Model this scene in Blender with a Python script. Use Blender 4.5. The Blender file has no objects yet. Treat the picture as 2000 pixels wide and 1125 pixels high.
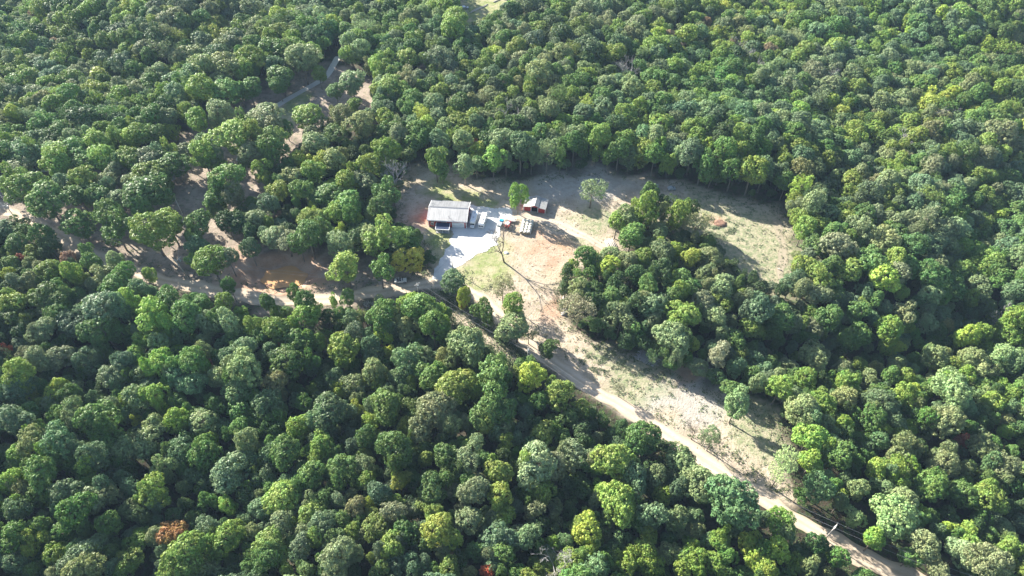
import bpy, bmesh, math, random
import numpy as np
from mathutils import Vector, Matrix
R = math.radians
# ------------------------------------------------------------------ camera, light
sc = bpy.context.scene
COL = sc.collection
CAM_H, PITCH, FOC = 180.0, R(48), 1333.3
cam = bpy.data.objects.new('camera', bpy.data.cameras.new('camera'))
COL.objects.link(cam); sc.camera = cam
cam.location = (0, 0, CAM_H); cam.rotation_euler = (R(42), 0, 0)
cam.data.lens = 24; cam.data.sensor_width = 36; cam.data.clip_end = 12000; cam.data.clip_start = 0.5
SUN_EL, SUN_AZ = R(26.5), R(-50)          # azimuth from +Y, negative = to the left
world = bpy.data.worlds.new('World'); sc.world = world; world.use_nodes = True
wn = world.node_tree
sky = wn.nodes.new('ShaderNodeTexSky'); sky.sky_type = 'NISHITA'; sky.sun_disc = False
sky.sun_elevation = SUN_EL; sky.sun_rotation = SUN_AZ % (2*math.pi)
wn.nodes['Background'].inputs[1].default_value = 0.07
wn.links.new(sky.outputs[0], wn.nodes['Background'].inputs[0])
sl = bpy.data.lights.new('sun', 'SUN'); sl.energy = 5.0; sl.angle = R(0.53); sl.color = (1, .945, .85)
sun = bpy.data.objects.new('sun', sl); COL.objects.link(sun)
sdir = Vector((math.sin(SUN_AZ)*math.cos(SUN_EL), math.cos(SUN_AZ)*math.cos(SUN_EL), math.sin(SUN_EL)))
sun.rotation_euler = sdir.to_track_quat('Z', 'Y').to_euler(); sun.location = (-100, 250, 260)
sc.view_settings.view_transform = 'Standard'; sc.view_settings.look = 'None'
sc.view_settings.exposure = 1.97; sc.view_settings.gamma = 1
sc.render.engine = 'CYCLES'
sc.cycles.max_bounces = 5; sc.cycles.diffuse_bounces = 2; sc.cycles.transmission_bounces = 3
sc.cycles.volume_bounces = 0; sc.cycles.transparent_max_bounces = 4

def gp(px, py, z=0.0):
    """world point at height z under a point of the surveyed aerial view"""
    u = (px-1000)/FOC; v = -(py-562.5)/FOC
    d = (u, math.cos(PITCH)+v*math.sin(PITCH), -math.sin(PITCH)+v*math.cos(PITCH))
    t = (z-CAM_H)/d[2]
    return (d[0]*t, d[1]*t)
def proj(x, y, z):
    dz = z-CAM_H
    dep = y*math.cos(PITCH)-dz*math.sin(PITCH)
    up = y*math.sin(PITCH)+dz*math.cos(PITCH)
    return 1000+FOC*x/dep, 562.5-FOC*up/dep, dep
rng = np.random.default_rng(7); random.seed(7)
# ------------------------------------------------------------------ helpers
def tag(o, label=None, cat=None, group=None, kind=None):
    if label: o['label'] = label
    if cat: o['category'] = cat
    if group: o['group'] = group
    if kind: o['kind'] = kind
    return o
def thing(name, label, cat, loc=(0, 0, 0), rz=0, group=None):
    o = bpy.data.objects.new(name, None); COL.objects.link(o)
    o.location = loc; o.rotation_euler = (0, 0, rz); o.empty_display_size = .5
    return tag(o, label, cat, group)
def link_mesh(name, me, mats, parent=None):
    o = bpy.data.objects.new(name, me); COL.objects.link(o)
    for m in (mats if isinstance(mats, (list, tuple)) else [mats]):
        me.materials.append(m)
    if parent: o.parent = parent
    return o
class MB:
    def __init__(s): s.v = []; s.f = []
    def add(s, vs, fs):
        n = len(s.v); s.v += [tuple(v) for v in vs]; s.f += [tuple(i+n for i in f) for f in fs]; return s
    def box(s, x0, x1, y0, y1, z0, z1):
        return s.add([(x0,y0,z0),(x1,y0,z0),(x1,y1,z0),(x0,y1,z0),(x0,y0,z1),(x1,y0,z1),(x1,y1,z1),(x0,y1,z1)],
                     [(3,2,1,0),(4,5,6,7),(0,1,5,4),(1,2,6,5),(2,3,7,6),(3,0,4,7)])
    def prism(s, pts, a0, a1, axis='x'):
        n = len(pts)
        def P(p, a): return (a, p[0], p[1]) if axis == 'x' else ((p[0], a, p[1]) if axis == 'y' else (p[0], p[1], a))
        vs = [P(p, a0) for p in pts]+[P(p, a1) for p in pts]
        return s.add(vs, [tuple(range(n)), tuple(range(2*n-1, n-1, -1))]+[((i+1) % n, i, i+n, (i+1) % n+n) for i in range(n)])
    def tube(s, pts, rad, n=7):
        pts = [Vector(p) for p in pts]
        if not isinstance(rad, (list, tuple)): rad = [rad]*len(pts)
        vs = []; fs = []
        for i, p in enumerate(pts):
            d = (pts[min(i+1, len(pts)-1)]-pts[max(i-1, 0)])
            d = d.normalized() if d.length > 0 else Vector((0, 0, 1))
            a = d.cross(Vector((0, 0, 1)) if abs(d.z) < .9 else Vector((1, 0, 0))).normalized(); b = d.cross(a)
            for k in range(n):
                t = 2*math.pi*k/n
                vs.append(p+(a*math.cos(t)+b*math.sin(t))*rad[i])
        for i in range(len(pts)-1):
            for k in range(n):
                fs.append((i*n+k, i*n+(k+1) % n, (i+1)*n+(k+1) % n, (i+1)*n+k))
        fs.append(tuple(range(n-1, -1, -1))); fs.append(tuple((len(pts)-1)*n+k for k in range(n)))
        return s.add(vs, fs)
    def cyl(s, p0, p1, r, n=14): return s.tube([p0, p1], r, n)
    def build(s, name, mat, parent=None, bevel=0, smooth=False):
        me = bpy.data.meshes.new(name); me.from_pydata(s.v, [], s.f); me.update()
        bm = bmesh.new(); bm.from_mesh(me)
        bmesh.ops.recalc_face_normals(bm, faces=bm.faces)
        if bevel: bmesh.ops.bevel(bm, geom=bm.edges[:], offset=bevel, segments=2, affect='EDGES', clamp_overlap=True)
        bm.to_mesh(me); bm.free()
        if smooth: me.polygons.foreach_set('use_smooth', [True]*len(me.polygons))
        return link_mesh(name, me, mat, parent)
def mat(name, col, rough=.7, metal=0, var=.12, scale=3.0, bump=0, spec=.35):
    m = bpy.data.materials.new(name); m.use_nodes = True; nt = m.node_tree; b = nt.nodes['Principled BSDF']
    b.inputs['Roughness'].default_value = rough; b.inputs['Metallic'].default_value = metal
    b.inputs['Specular IOR Level'].default_value = spec
    tc = nt.nodes.new('ShaderNodeTexCoord'); n = nt.nodes.new('ShaderNodeTexNoise')
    n.inputs['Scale'].default_value = scale; n.inputs['Detail'].default_value = 5
    nt.links.new(tc.outputs['Object'], n.inputs['Vector'])
    mx = nt.nodes.new('ShaderNodeMix'); mx.data_type = 'RGBA'
    mx.inputs[6].default_value = tuple(c*(1-var*1.6) for c in col)+(1,)
    mx.inputs[7].default_value = tuple(min(1, c*(1+var*1.2)) for c in col)+(1,)
    nt.links.new(n.outputs['Fac'], mx.inputs[0]); nt.links.new(mx.outputs[2], b.inputs['Base Color'])
    if bump:
        bp = nt.nodes.new('ShaderNodeBump'); bp.inputs['Strength'].default_value = bump
        nt.links.new(n.outputs['Fac'], bp.inputs['Height']); nt.links.new(bp.outputs[0], b.inputs['Normal'])
    return m
def ribbed(name, col, scale, axis='X', rough=.45, metal=0, depth=.35, dirt=.15):
    """sheet metal with standing ribs running across `axis`"""
    m = mat(name, col, rough, metal, dirt, .6); nt = m.node_tree
    tc = nt.nodes.new('ShaderNodeTexCoord'); w = nt.nodes.new('ShaderNodeTexWave'); w.bands_direction = axis
    w.inputs['Scale'].default_value = scale; nt.links.new(tc.outputs['Object'], w.inputs['Vector'])
    mp = nt.nodes.new('ShaderNodeMapping'); mp.inputs['Scale'].default_value = (2.2, .12, .12) if axis == 'X' else (.12, 2.2, 2.2)
    st = nt.nodes.new('ShaderNodeTexNoise'); st.inputs['Scale'].default_value = 1.6; st.inputs['Detail'].default_value = 3
    nt.links.new(tc.outputs['Object'], mp.inputs[0]); nt.links.new(mp.outputs[0], st.inputs['Vector'])
    r_ = nt.nodes.new('ShaderNodeMapRange'); r_.inputs[1].default_value = .35; r_.inputs[2].default_value = .65; r_.inputs[3].default_value = .72; r_.inputs[4].default_value = 1.15
    hv = nt.nodes.new('ShaderNodeHueSaturation'); pb = nt.nodes['Principled BSDF']; src = pb.inputs['Base Color'].links[0].from_socket
    nt.links.new(st.outputs['Fac'], r_.inputs[0]); nt.links.new(r_.outputs[0], hv.inputs['Value']); nt.links.new(src, hv.inputs['Color']); nt.links.new(hv.outputs[0], pb.inputs['Base Color'])
    bp = nt.nodes.new('ShaderNodeBump'); bp.inputs['Strength'].default_value = depth; bp.inputs['Distance'].default_value = .06
    nt.links.new(w.outputs['Fac'], bp.inputs['Height']); nt.links.new(bp.outputs[0], nt.nodes['Principled BSDF'].inputs['Normal'])
    return m
M = dict(
    bark=mat('bark', (.21, .18, .145), .9, 0, .35, 4, .4), deadwood=mat('dead_wood', (.36, .34, .33), .85, 0, .2, 5),
    brownwood=mat('bare_branches', (.17, .14, .11), .9, 0, .2, 5),
    red=ribbed('red_siding', (.46, .028, .03), 3.2, 'X', .5), redd=mat('red_shed_paint', (.42, .045, .04), .55, 0, .12, 2),
    white=mat('white_trim', (.78, .78, .76), .5, 0, .05, 2), door=ribbed('white_door_panels', (.80, .81, .80), 1.5, 'Z', .4),
    roof=ribbed('galvanised_roof', (.25, .255, .265), 1.6, 'X', .42, .15, .5, .12),
    shedroof=ribbed('shed_roof', (.34, .34, .33), 2.5, 'Y', .45, .1),
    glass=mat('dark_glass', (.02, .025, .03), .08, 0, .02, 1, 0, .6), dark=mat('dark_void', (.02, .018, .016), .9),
    tar=mat('dark_porch_roof', (.03, .045, .09), .95, 0, .2, 3), concrete=mat('concrete', (.42, .41, .39), .85, 0, .15, 1.2),
    rvwhite=mat('rv_white', (.74, .74, .72), .35, 0, .06, .8), rvgrey=mat('rv_grey', (.5, .5, .5), .4, 0, .08, .8),
    tyre=mat('tyre_rubber', (.025, .025, .025), .85), steel=mat('steel', (.35, .35, .36), .4, .7, .1, 3),
    tractor=mat('tractor_red', (.50, .02, .03), .35, 0, .06, 1), hay=mat('net_wrapped_hay', (.62, .59, .50), .85, 0, .25, 5, .5),
    hayend=mat('hay_end', (.30, .25, .16), .95, 0, .3, 8, .5), blue=mat('blue_tarp', (.03, .30, .46), .5, 0, .15, 2),
    grey=mat('grey_box', (.33, .36, .37), .5, 0, .15, 2), lumber=mat('grey_lumber', (.40, .38, .36), .8, 0, .25, 4),
    logs=mat('bleached_logs', (.34, .31, .275), .85, 0, .3, 3), rock=mat('rock', (.30, .28, .27), .9, 0, .3, 2, .6),
    pole=mat('pole_wood', (.50, .47, .43), .8, 0, .15, 3), wire=mat('wire', (.25, .25, .26), .5),
    clay=mat('red_clay', (.22, .13, .09), .95, 0, .35, .9, .6), board=mat('pale_boards', (.62, .57, .50), .8, 0, .2, 3),
    silver=mat('silver_paint', (.55, .58, .62), .25, .4, .05, 1))
# ------------------------------------------------------------------ plan of the place (aerial survey coordinates)
YARD = [(820,325),(860,326),(905,342),(960,358),(1000,352),(1040,350),(1100,343),(1180,342),(1290,352),(1370,376),(1440,393),(1512,400),
        (1532,430),(1537,480),(1536,565),(1475,560),(1440,540),(1402,505),(1385,470),(1362,455),(1340,428),(1300,420),(1262,408),(1235,418),(1205,430),(1214,455),(1220,500),(1180,514),(1115,530),(1090,565),
        (1085,605),(1125,650),(1190,680),(1245,705),(1300,735),(1365,755),(1440,790),(1510,812),(1532,860),(1545,960),(1500,950),(1440,925),
        (1390,885),(1330,850),(1260,812),(1200,785),(1130,745),(1075,715),(1020,690),(975,640),(940,600),(905,570),(862,548),(838,535),(846,512),(838,490),
        (805,470),(785,440),(780,405),(790,370),(800,345)]
STRIP = [(862,565),(895,600),(960,650),(1020,690),(1045,712),(1010,716),(950,682),(905,652),(868,615),(845,590)]
WOODS = [(-60,345),(60,345),(130,325),(240,318),(330,296),(375,255),(450,200),(468,172),(560,150),(640,130),(700,140),(740,180),(735,235),(660,262),
         (615,262),(600,305),(560,320),(530,350),(515,400),(520,425),(480,400),(465,470),(500,488),(560,492),(640,490),(700,500),(760,530),(835,545),(840,560),(700,585),(600,605),
         (520,590),(430,575),(330,545),(200,492),(150,490),(60,430),(-60,400)]
CENTRE = [(480,400),(530,350),(600,300),(660,262),(730,240),(790,320),(812,405),(800,440),(838,480),(845,540),(760,530),(640,490),(480,488)]
TOPF = [(878,-30),(1060,-30),(985,15),(935,42),(912,62),(900,40),(884,20)]
ROAD = [(-90,385),(0,407),(60,430),(110,455),(150,482),(200,508),(280,538),(350,554),(430,570),(500,585),(560,590),(620,586),(680,578),(740,570),(800,562),(850,552),(890,556),(930,575),(965,606),(1010,652),(1060,694),(1130,743),(1220,797),(1280,832),(1340,875),(1400,917),(1470,960),(1540,1005),(1600,1042),(1680,1085),(1760,1120),(1900,1200)]
DRIVE = [(917,400),(950,404),(1000,408),(1003,418),(985,432),(978,452),(972,478),(930,500),(900,518),(880,533),(862,548),(842,545),(850,522),(866,500),(878,475),(884,452),(880,442),(912,444),(916,425)]
TRACK = [(995,414),(1035,424),(1080,436),(1120,450),(1150,466),(1185,490)]
TRACK2 = [(1518,430),(1528,470),(1527,520),(1520,565)]
CONC = [(395,290),(430,268),(480,240),(530,212),(565,192),(600,172),(640,150),(660,110)]
GREEN = [[(836,352),(862,355),(890,372),(940,383),(960,395),(940,402),(912,396),(845,394),(838,380)],
         [(838,446),(862,450),(880,456),(874,478),(858,505),(848,480),(836,468)],
         [(884,534),(930,503),(968,482),(990,500),(985,530),(965,560),(930,565)],
         [(570,190),(600,180),(590,215),(580,238),(560,210)],
         TOPF]
def W(poly): return np.array([gp(*p) for p in poly])
wYARD, wSTRIP, wWOODS, wCENTRE, wTOPF, wROAD, wDRIVE = map(W, (YARD, STRIP, WOODS, CENTRE, TOPF, ROAD, DRIVE))
wTRACK, wTRACK2, wCONC = W(TRACK), W(TRACK2), W(CONC)
def inside(poly, x, y):
    r = np.zeros(np.shape(x), bool); n = len(poly); j = n-1
    for i in range(n):
        xi, yi = poly[i]; xj, yj = poly[j]
        c = ((yi > y) != (yj > y)) & (x < (xj-xi)*(y-yi)/(yj-yi+1e-12)+xi)
        r ^= c; j = i
    return r
def dist_line(pts, x, y, closed=False):
    d = np.full(np.shape(x), 1e9); n = len(pts)
    for i in range(n if closed else n-1):
        a = pts[i]; b = pts[(i+1) % n]; e = b-a
        t = np.clip(((x-a[0])*e[0]+(y-a[1])*e[1])/(e@e), 0, 1)
        d = np.minimum(d, np.hypot(x-a[0]-t*e[0], y-a[1]-t*e[1]))
    return d
def sdist(poly, x, y):
    d = dist_line(poly, x, y, True); return np.where(inside(poly, x, y), -d, d)
RAV = [([(-60,-30),(40,30),(120,90),(200,135),(280,175),(360,140),(430,85),(500,40)], 11, 20),
       ([(1560,-30),(1650,15),(1740,75),(1830,115),(1960,130),(2080,165)], 13, 20),
       ([(2080,330),(1990,385),(1930,470),(1880,545),(1925,610),(1900,660),(1800,690),(1700,700),(1620,690),(1520,715),(1480,745)], 9, 15),
       ([(1700,330),(1640,380),(1560,400)], 5, 12), ([(1180,170),(1330,200),(1480,220),(1620,240)], 5, 16),
       ([(1100,905),(1080,960),(1130,1010),(1230,1050),(1300,1150)], 6, 12),
       ([(180,700),(215,760),(330,860),(440,990),(420,1100)], 5, 12)]
wRAV = [(W(p), d, w) for p, d, w in RAV]
PIT = gp(548, 536)
def sm(t): t = np.clip(t, 0, 1); return t*t*(3-2*t)
def height(x, y):
    x = np.asarray(x, float); y = np.asarray(y, float)
    d = np.minimum.reduce([sdist(p, x, y) for p in (wYARD, wSTRIP, wWOODS, wTOPF)]+[dist_line(wROAD, x, y)-5])
    m = sm((d-2)/26)
    h = 2.6*np.sin(x/31+1.1*np.sin(y/47))+2.2*np.sin(y/37+x/83+1)+1.2*np.sin(x/17-y/23)
    for p, dep, w in wRAV:
        h = h-dep*np.exp(-(dist_line(p, x, y)/w)**2)
    h = h*m
    g = .22*np.sin(x/6.3+y/9.7)*np.sin(y/7.1-x/15)*sm((dist_line(wROAD, x, y)-4)/5)*sm((np.hypot(x+15, y-200)-28)/12)
    r = np.hypot((x-PIT[0])/12.5, (y-PIT[1])/8.5); r2 = np.hypot((x-PIT[0]+9)/7, (y-PIT[1]-3.5)/5)
    pit = -1.9*(1-sm((r-.62)/.5))-1.2*(1-sm((r2-.5)/.6))+.7*np.exp(-((r-1.25)/.22)**2)
    return h+g+pit
def hz(x, y): return float(height(np.array([x]), np.array([y]))[0])
# ------------------------------------------------------------------ ground sheet
def build_ground():
    xs = np.concatenate([[-4000,-2500,-1500,-900,-600,-480], np.arange(-420, 421, 1.5), [480,600,900,1500,2500,4000]])
    ys = np.concatenate([[-3000,-1500,-700,-300,-100,-30], np.arange(10, 501, 1.5), [540,640,800,1200,2200,4500]])
    X, Y = np.meshgrid(xs, ys); x = X.ravel(); y = Y.ravel(); z = height(x, y)
    nx, ny = len(xs), len(ys)
    i = np.arange(nx*ny).reshape(ny, nx)
    f = np.stack([i[:-1,:-1], i[:-1,1:], i[1:,1:], i[1:,:-1]], -1).reshape(-1, 4)
    me = bpy.data.meshes.new('ground'); me.from_pydata(np.stack([x, y, z], -1).tolist(), [], f.tolist())
    nz = 2.2*np.sin(x/3.1+np.sin(y/2.3)*1.3)+1.8*np.sin(y/2.7+np.sin(x/4.1))
    bare = 1-sm((np.minimum.reduce([sdist(wYARD, x, y), sdist(wSTRIP, x, y)])+nz*.7)/4)
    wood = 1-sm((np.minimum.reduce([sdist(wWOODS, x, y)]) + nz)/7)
    grass = np.zeros_like(x)
    for g in GREEN: grass = np.maximum(grass, 1-sm((sdist(W(g), x, y)+nz*.8)/3.5))
    o = np.zeros_like(x)
    for (px, py, rr) in ((1075,490,13),(1050,462,5),(1165,497,6),(1406,436,3),(1343,735,5),(835,430,5),(1080,600,6),(470,520,10),(1010,585,4)):
        c = gp(px, py); o = np.maximum(o, 1-sm((np.hypot(x-c[0], y-c[1])+nz*.9-rr*.3)/rr))
    o = o*.8
    c = PIT; o = np.maximum(o, 1-sm((np.hypot((x-c[0])/1.5, y-c[1])+nz*.4-9)/5))
    gr = np.zeros_like(x)                       # grey gravelly / weedy sage areas
    for (px, py, rr) in ((1350,745,10),(1375,800,9),(1290,775,7),(1155,360,14),(1090,360,12)):
        c = gp(px, py); gr = np.maximum(gr, 1-sm((np.hypot(x-c[0], y-c[1])+nz-rr*.4)/rr))
    weeds = np.zeros_like(x)
    for (px, py, rr) in ((1440,480,24),(1490,520,18),(1380,420,14),(1160,430,8),(1240,745,8),(1290,705,9),(1180,690,5),(1480,840,10),(1130,470,6)):
        c = gp(px, py); weeds = np.maximum(weeds, 1-sm((np.hypot(x-c[0], y-c[1])+nz-rr*.5)/rr))
    a1 = me.color_attributes.new('zone', 'FLOAT_COLOR', 'POINT'); a1.data.foreach_set('color', np.stack([bare, grass, o, np.ones_like(x)], -1).ravel())
    a2 = me.color_attributes.new('zone_b', 'FLOAT_COLOR', 'POINT'); a2.data.foreach_set('color', np.stack([wood, gr, weeds, np.ones_like(x)], -1).ravel())
    me.polygons.foreach_set('use_smooth', [True]*len(me.polygons))
    m = bpy.data.materials.new('ground'); m.use_nodes = True; nt = m.node_tree; b = nt.nodes['Principled BSDF']
    b.inputs['Roughness'].default_value = .95; b.inputs['Specular IOR Level'].default_value = .15
    N = lambda t: nt.nodes.new(t)
    geo = N('ShaderNodeNewGeometry')
    def noise(s, d=6, r=.6):
        n = N('ShaderNodeTexNoise'); n.inputs['Scale'].default_value = s; n.inputs['Detail'].default_value = d; n.inputs['Roughness'].default_value = r
        nt.links.new(geo.outputs['Position'], n.inputs['Vector']); return n.outputs['Fac']
    def ramp(fac, a, b_, lo=0, hi=1):
        n = N('ShaderNodeMapRange'); n.interpolation_type = 'SMOOTHSTEP'
        n.inputs[1].default_value = a; n.inputs[2].default_value = b_; n.inputs[3].default_value = lo; n.inputs[4].default_value = hi
        nt.links.new(fac, n.inputs[0]); return n.outputs[0]
    def mix(f, a, c):
        n = N('ShaderNodeMix'); n.data_type = 'RGBA'
        for s, v in ((0, f), (6, a), (7, c)):
            if isinstance(v, (int, float)): n.inputs[s].default_value = v
            elif isinstance(v, tuple): n.inputs[s].default_value = v+(1,)
            else: nt.links.new(v, n.inputs[s])
        return n.outputs[2]
    def mul(a, c, op='MULTIPLY'):
        n = N('ShaderNodeMath'); n.operation = op
        for s, v in ((0, a), (1, c)):
            if isinstance(v, (int, float)): n.inputs[s].default_value = v
            else: nt.links.new(v, n.inputs[s])
        return n.outputs[0]
    def attr(nm):
        n = N('ShaderNodeAttribute'); n.attribute_name = nm; s = N('ShaderNodeSeparateColor'); nt.links.new(n.outputs['Color'], s.inputs[0]); return s.outputs
    z1 = attr('zone'); z2 = attr('zone_b')
    n_big, n_mid, n_fine, n_clump = noise(.035), noise(.16), noise(1.6, 4, .7), noise(.55, 5, .65)
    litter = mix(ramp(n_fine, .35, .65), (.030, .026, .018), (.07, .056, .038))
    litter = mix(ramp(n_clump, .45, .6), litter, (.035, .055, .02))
    woodc = mix(ramp(n_mid, .38, .62), (.21, .17, .135), (.35, .285, .225))
    woodc = mix(mul(ramp(n_clump, .52, .64), .55), woodc, (.10, .12, .06))
    barec = mix(ramp(n_mid, .36, .64), (.34, .28, .21), (.47, .39, .30))
    barec = mix(mul(ramp(n_clump, .53, .62), .65), barec, (.23, .215, .12))
    barec = mix(mul(ramp(n_big, .5, .62), .45), barec, (.30, .27, .17))
    barec = mix(mul(ramp(n_fine, .56, .66), .5), barec, (.20, .16, .11))
    greyc = mix(ramp(n_clump, .4, .6), (.34, .315, .28), (.44, .41, .36))
    weedc = mix(ramp(n_clump, .38, .62), (.33, .30, .20), (.18, .215, .11))
    grassc = mix(ramp(n_mid, .36, .66), (.20, .24, .085), (.36, .32, .20))
    grassc = mix(mul(ramp(n_clump, .5, .65), .5), grassc, (.13, .19, .05))
    orange = mix(ramp(n_mid, .36, .62), (.36, .215, .135), (.44, .30, .215))
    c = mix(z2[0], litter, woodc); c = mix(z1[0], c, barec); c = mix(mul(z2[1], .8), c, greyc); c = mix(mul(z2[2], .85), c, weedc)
    c = mix(z1[1], c, grassc); c = mix(mul(z1[2], ramp(n_clump, .25, .6, .55, 1)), c, orange)
    nt.links.new(c, b.inputs['Base Color'])
    bp = N('ShaderNodeBump'); bp.inputs['Strength'].default_value = .6; bp.inputs['Distance'].default_value = .35
    nt.links.new(mul(n_fine, mul(n_clump, 1.0, 'ADD')), bp.inputs['Height']); nt.links.new(bp.outputs[0], b.inputs['Normal'])
    tag(link_mesh('ground', me, m), kind='structure')
build_ground()
def surf_mat(name, c0, c1, c2, tracks=False, scale=.5):
    m = bpy.data.materials.new(name); m.use_nodes = True; nt = m.node_tree; b = nt.nodes['Principled BSDF']
    b.inputs['Roughness'].default_value = .95; b.inputs['Specular IOR Level'].default_value = .1
    geo = nt.nodes.new('ShaderNodeNewGeometry')
    def nz(s):
        n = nt.nodes.new('ShaderNodeTexNoise'); n.inputs['Scale'].default_value = s; n.inputs['Detail'].default_value = 6; n.inputs['Roughness'].default_value = .65
        nt.links.new(geo.outputs['Position'], n.inputs['Vector']); return n.outputs['Fac']
    def mr(f, a, c, lo=0, hi=1):
        n = nt.nodes.new('ShaderNodeMapRange'); n.inputs[1].default_value = a; n.inputs[2].default_value = c; n.inputs[3].default_value = lo; n.inputs[4].default_value = hi
        nt.links.new(f, n.inputs[0]); return n.outputs[0]
    def mx(f, a, c):
        n = nt.nodes.new('ShaderNodeMix'); n.data_type = 'RGBA'; nt.links.new(f, n.inputs[0])
        for s, v in ((6, a), (7, c)):
            if isinstance(v, tuple): n.inputs[s].default_value = v+(1,)
            else: nt.links.new(v, n.inputs[s])
        return n.outputs[2]
    a = nz(.18); d = nz(scale*2.4)
    c = mx(mr(a, .35, .65), c0, c1); c = mx(mr(d, .56, .7, 0, .8), c, c2)
    if tracks:
        at = nt.nodes.new('ShaderNodeAttribute'); at.attribute_name = 'edge'
        c = mx(mr(at.outputs['Fac'], .55, .95, 0, .8), c, c2); c = mx(mr(at.outputs['Fac'], .30, .08, 0, .5), c, c2)
    nt.links.new(c, b.inputs['Base Color'])
    bp = nt.nodes.new('ShaderNodeBump'); bp.inputs['Strength'].default_value = .4; bp.inputs['Distance'].default_value = .15
    nt.links.new(d, bp.inputs['Height']); nt.links.new(bp.outputs[0], b.inputs['Normal'])
    return m
def ribbon(name, pts, width, m, lift, rag=.5, step=1.2):
    P = [pts[0]]
    for a, b in zip(pts[:-1], pts[1:]):
        n = max(1, int(np.hypot(*(b-a))/step))
        P += [a+(b-a)*k/n for k in range(1, n+1)]
    P = np.array(P)
    for _ in range(14): P[1:-1] = (P[:-2]+2*P[1:-1]+P[2:])/4
    T = np.gradient(P, axis=0); T /= np.hypot(T[:, 0], T[:, 1])[:, None]; Nn = np.stack([-T[:, 1], T[:, 0]], -1)
    n = len(P); s = np.arange(n)
    ws = [(width/2)*(1+rag*.35*(np.sin(s*.37+p)+np.sin(s*.91+2*p)*.6+.7*np.sin(s*.13+p*3))) for p in (0.3, 2.1)]
    cols = [(-1, ws[0]), (-.5, ws[0]), (0, ws[0]), (.5, ws[1]), (1, ws[1])]
    vs = []; ed = []
    for t, w in cols:
        q = P+Nn*(t*w)[:, None]; z = height(q[:, 0], q[:, 1])+lift+.02*(1-abs(t))
        vs.append(np.stack([q[:, 0], q[:, 1], z], -1)); ed.append(np.full(n, abs(t)))
    V = np.stack(vs, 1).reshape(-1, 3); k = len(cols)
    F = [(i*k+j, i*k+j+1, (i+1)*k+j+1, (i+1)*k+j) for i in range(n-1) for j in range(k-1)]
    me = bpy.data.meshes.new(name); me.from_pydata(V.tolist(), [], F); 
    a = me.attributes.new('edge', 'FLOAT', 'POINT'); a.data.foreach_set('value', np.stack(ed, 1).ravel())
    me.polygons.foreach_set('use_smooth', [True]*len(me.polygons))
    return tag(link_mesh(name, me, m), kind='structure')
def patch(name, poly, m, lift, step=1.0):
    """area surfaced with gravel: fine grid cut by its wobbly outline"""
    x0, y0 = poly.min(0)-2; x1, y1 = poly.max(0)+2
    xs = np.arange(x0, x1, step); ys = np.arange(y0, y1, step)
    X, Y = np.meshgrid(xs, ys)
    d = sdist(poly, X, Y)+.3*np.sin(X*.8+np.sin(Y*.9))+.25*np.sin(Y*1.1+X*.5)+.12*np.sin(X*4+Y*3)
    idx = -np.ones(X.shape, int); V = []; F = []; Z = height(X.ravel(), Y.ravel()).reshape(X.shape)
    for i in range(len(ys)-1):
        for j in range(len(xs)-1):
            if (d[i:i+2, j:j+2] < 0).sum() >= 3:
                q = []
                for (a, b) in ((i, j), (i, j+1), (i+1, j+1), (i+1, j)):
                    if idx[a, b] < 0: idx[a, b] = len(V); V.append((X[a, b], Y[a, b], Z[a, b]+lift))
                    if d[a, b] < .35*step*3: q.append(idx[a, b])
                if len(q) >= 3: F.append(tuple(q))
    me = bpy.data.meshes.new(name); me.from_pydata(V, [], F)
    me.polygons.foreach_set('use_smooth', [True]*len(me.polygons))
    return tag(link_mesh(name, me, m), kind='structure')
dirtm = surf_mat('dirt_road', (.47, .385, .29), (.56, .465, .36), (.35, .28, .205), True)
ribbon('dirt_road', wROAD, 5.2, dirtm, .05, .5)
ribbon('dirt_track', wTRACK, 4.6, surf_mat('track_dirt', (.40, .33, .26), (.48, .40, .32), (.33, .27, .20), True), .045, .8)
ribbon('field_track', wTRACK2, 2.8, surf_mat('field_track', (.29, .25, .185), (.34, .29, .22), (.26, .235, .16), True), .045, 1.0)
ribbon('concrete_driveway', wCONC, 3.2, surf_mat('old_concrete', (.46, .45, .42), (.54, .52, .48), (.34, .33, .30)), .05, .12)
patch('gravel_driveway', wDRIVE, surf_mat('white_gravel', (.52, .51, .49), (.66, .65, .62), (.34, .33, .30), False, 1.2), .07, .35)
# muddy water at the bottom of the clay pit
def muddy():
    m = mat('orange_mud', (.50, .27, .11), .35, 0, .18, .25, .05, .4)
    bm = MB(); n = 40; vs = [(PIT[0]+1, PIT[1], 0)]
    vs += [(PIT[0]+1+math.cos(2*math.pi*k/n)*8.2*(1+.09*math.sin(k*.9)), PIT[1]-.2+math.sin(2*math.pi*k/n)*5.4*(1+.11*math.cos(k*.7)), 0) for k in range(n)]
    bm.add(vs, [(0, 1+k, 1+(k+1) % n) for k in range(n)])
    o = bm.build('muddy_pond', m); o.location.z = -1.38; tag(o, kind='structure')
muddy()
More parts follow.
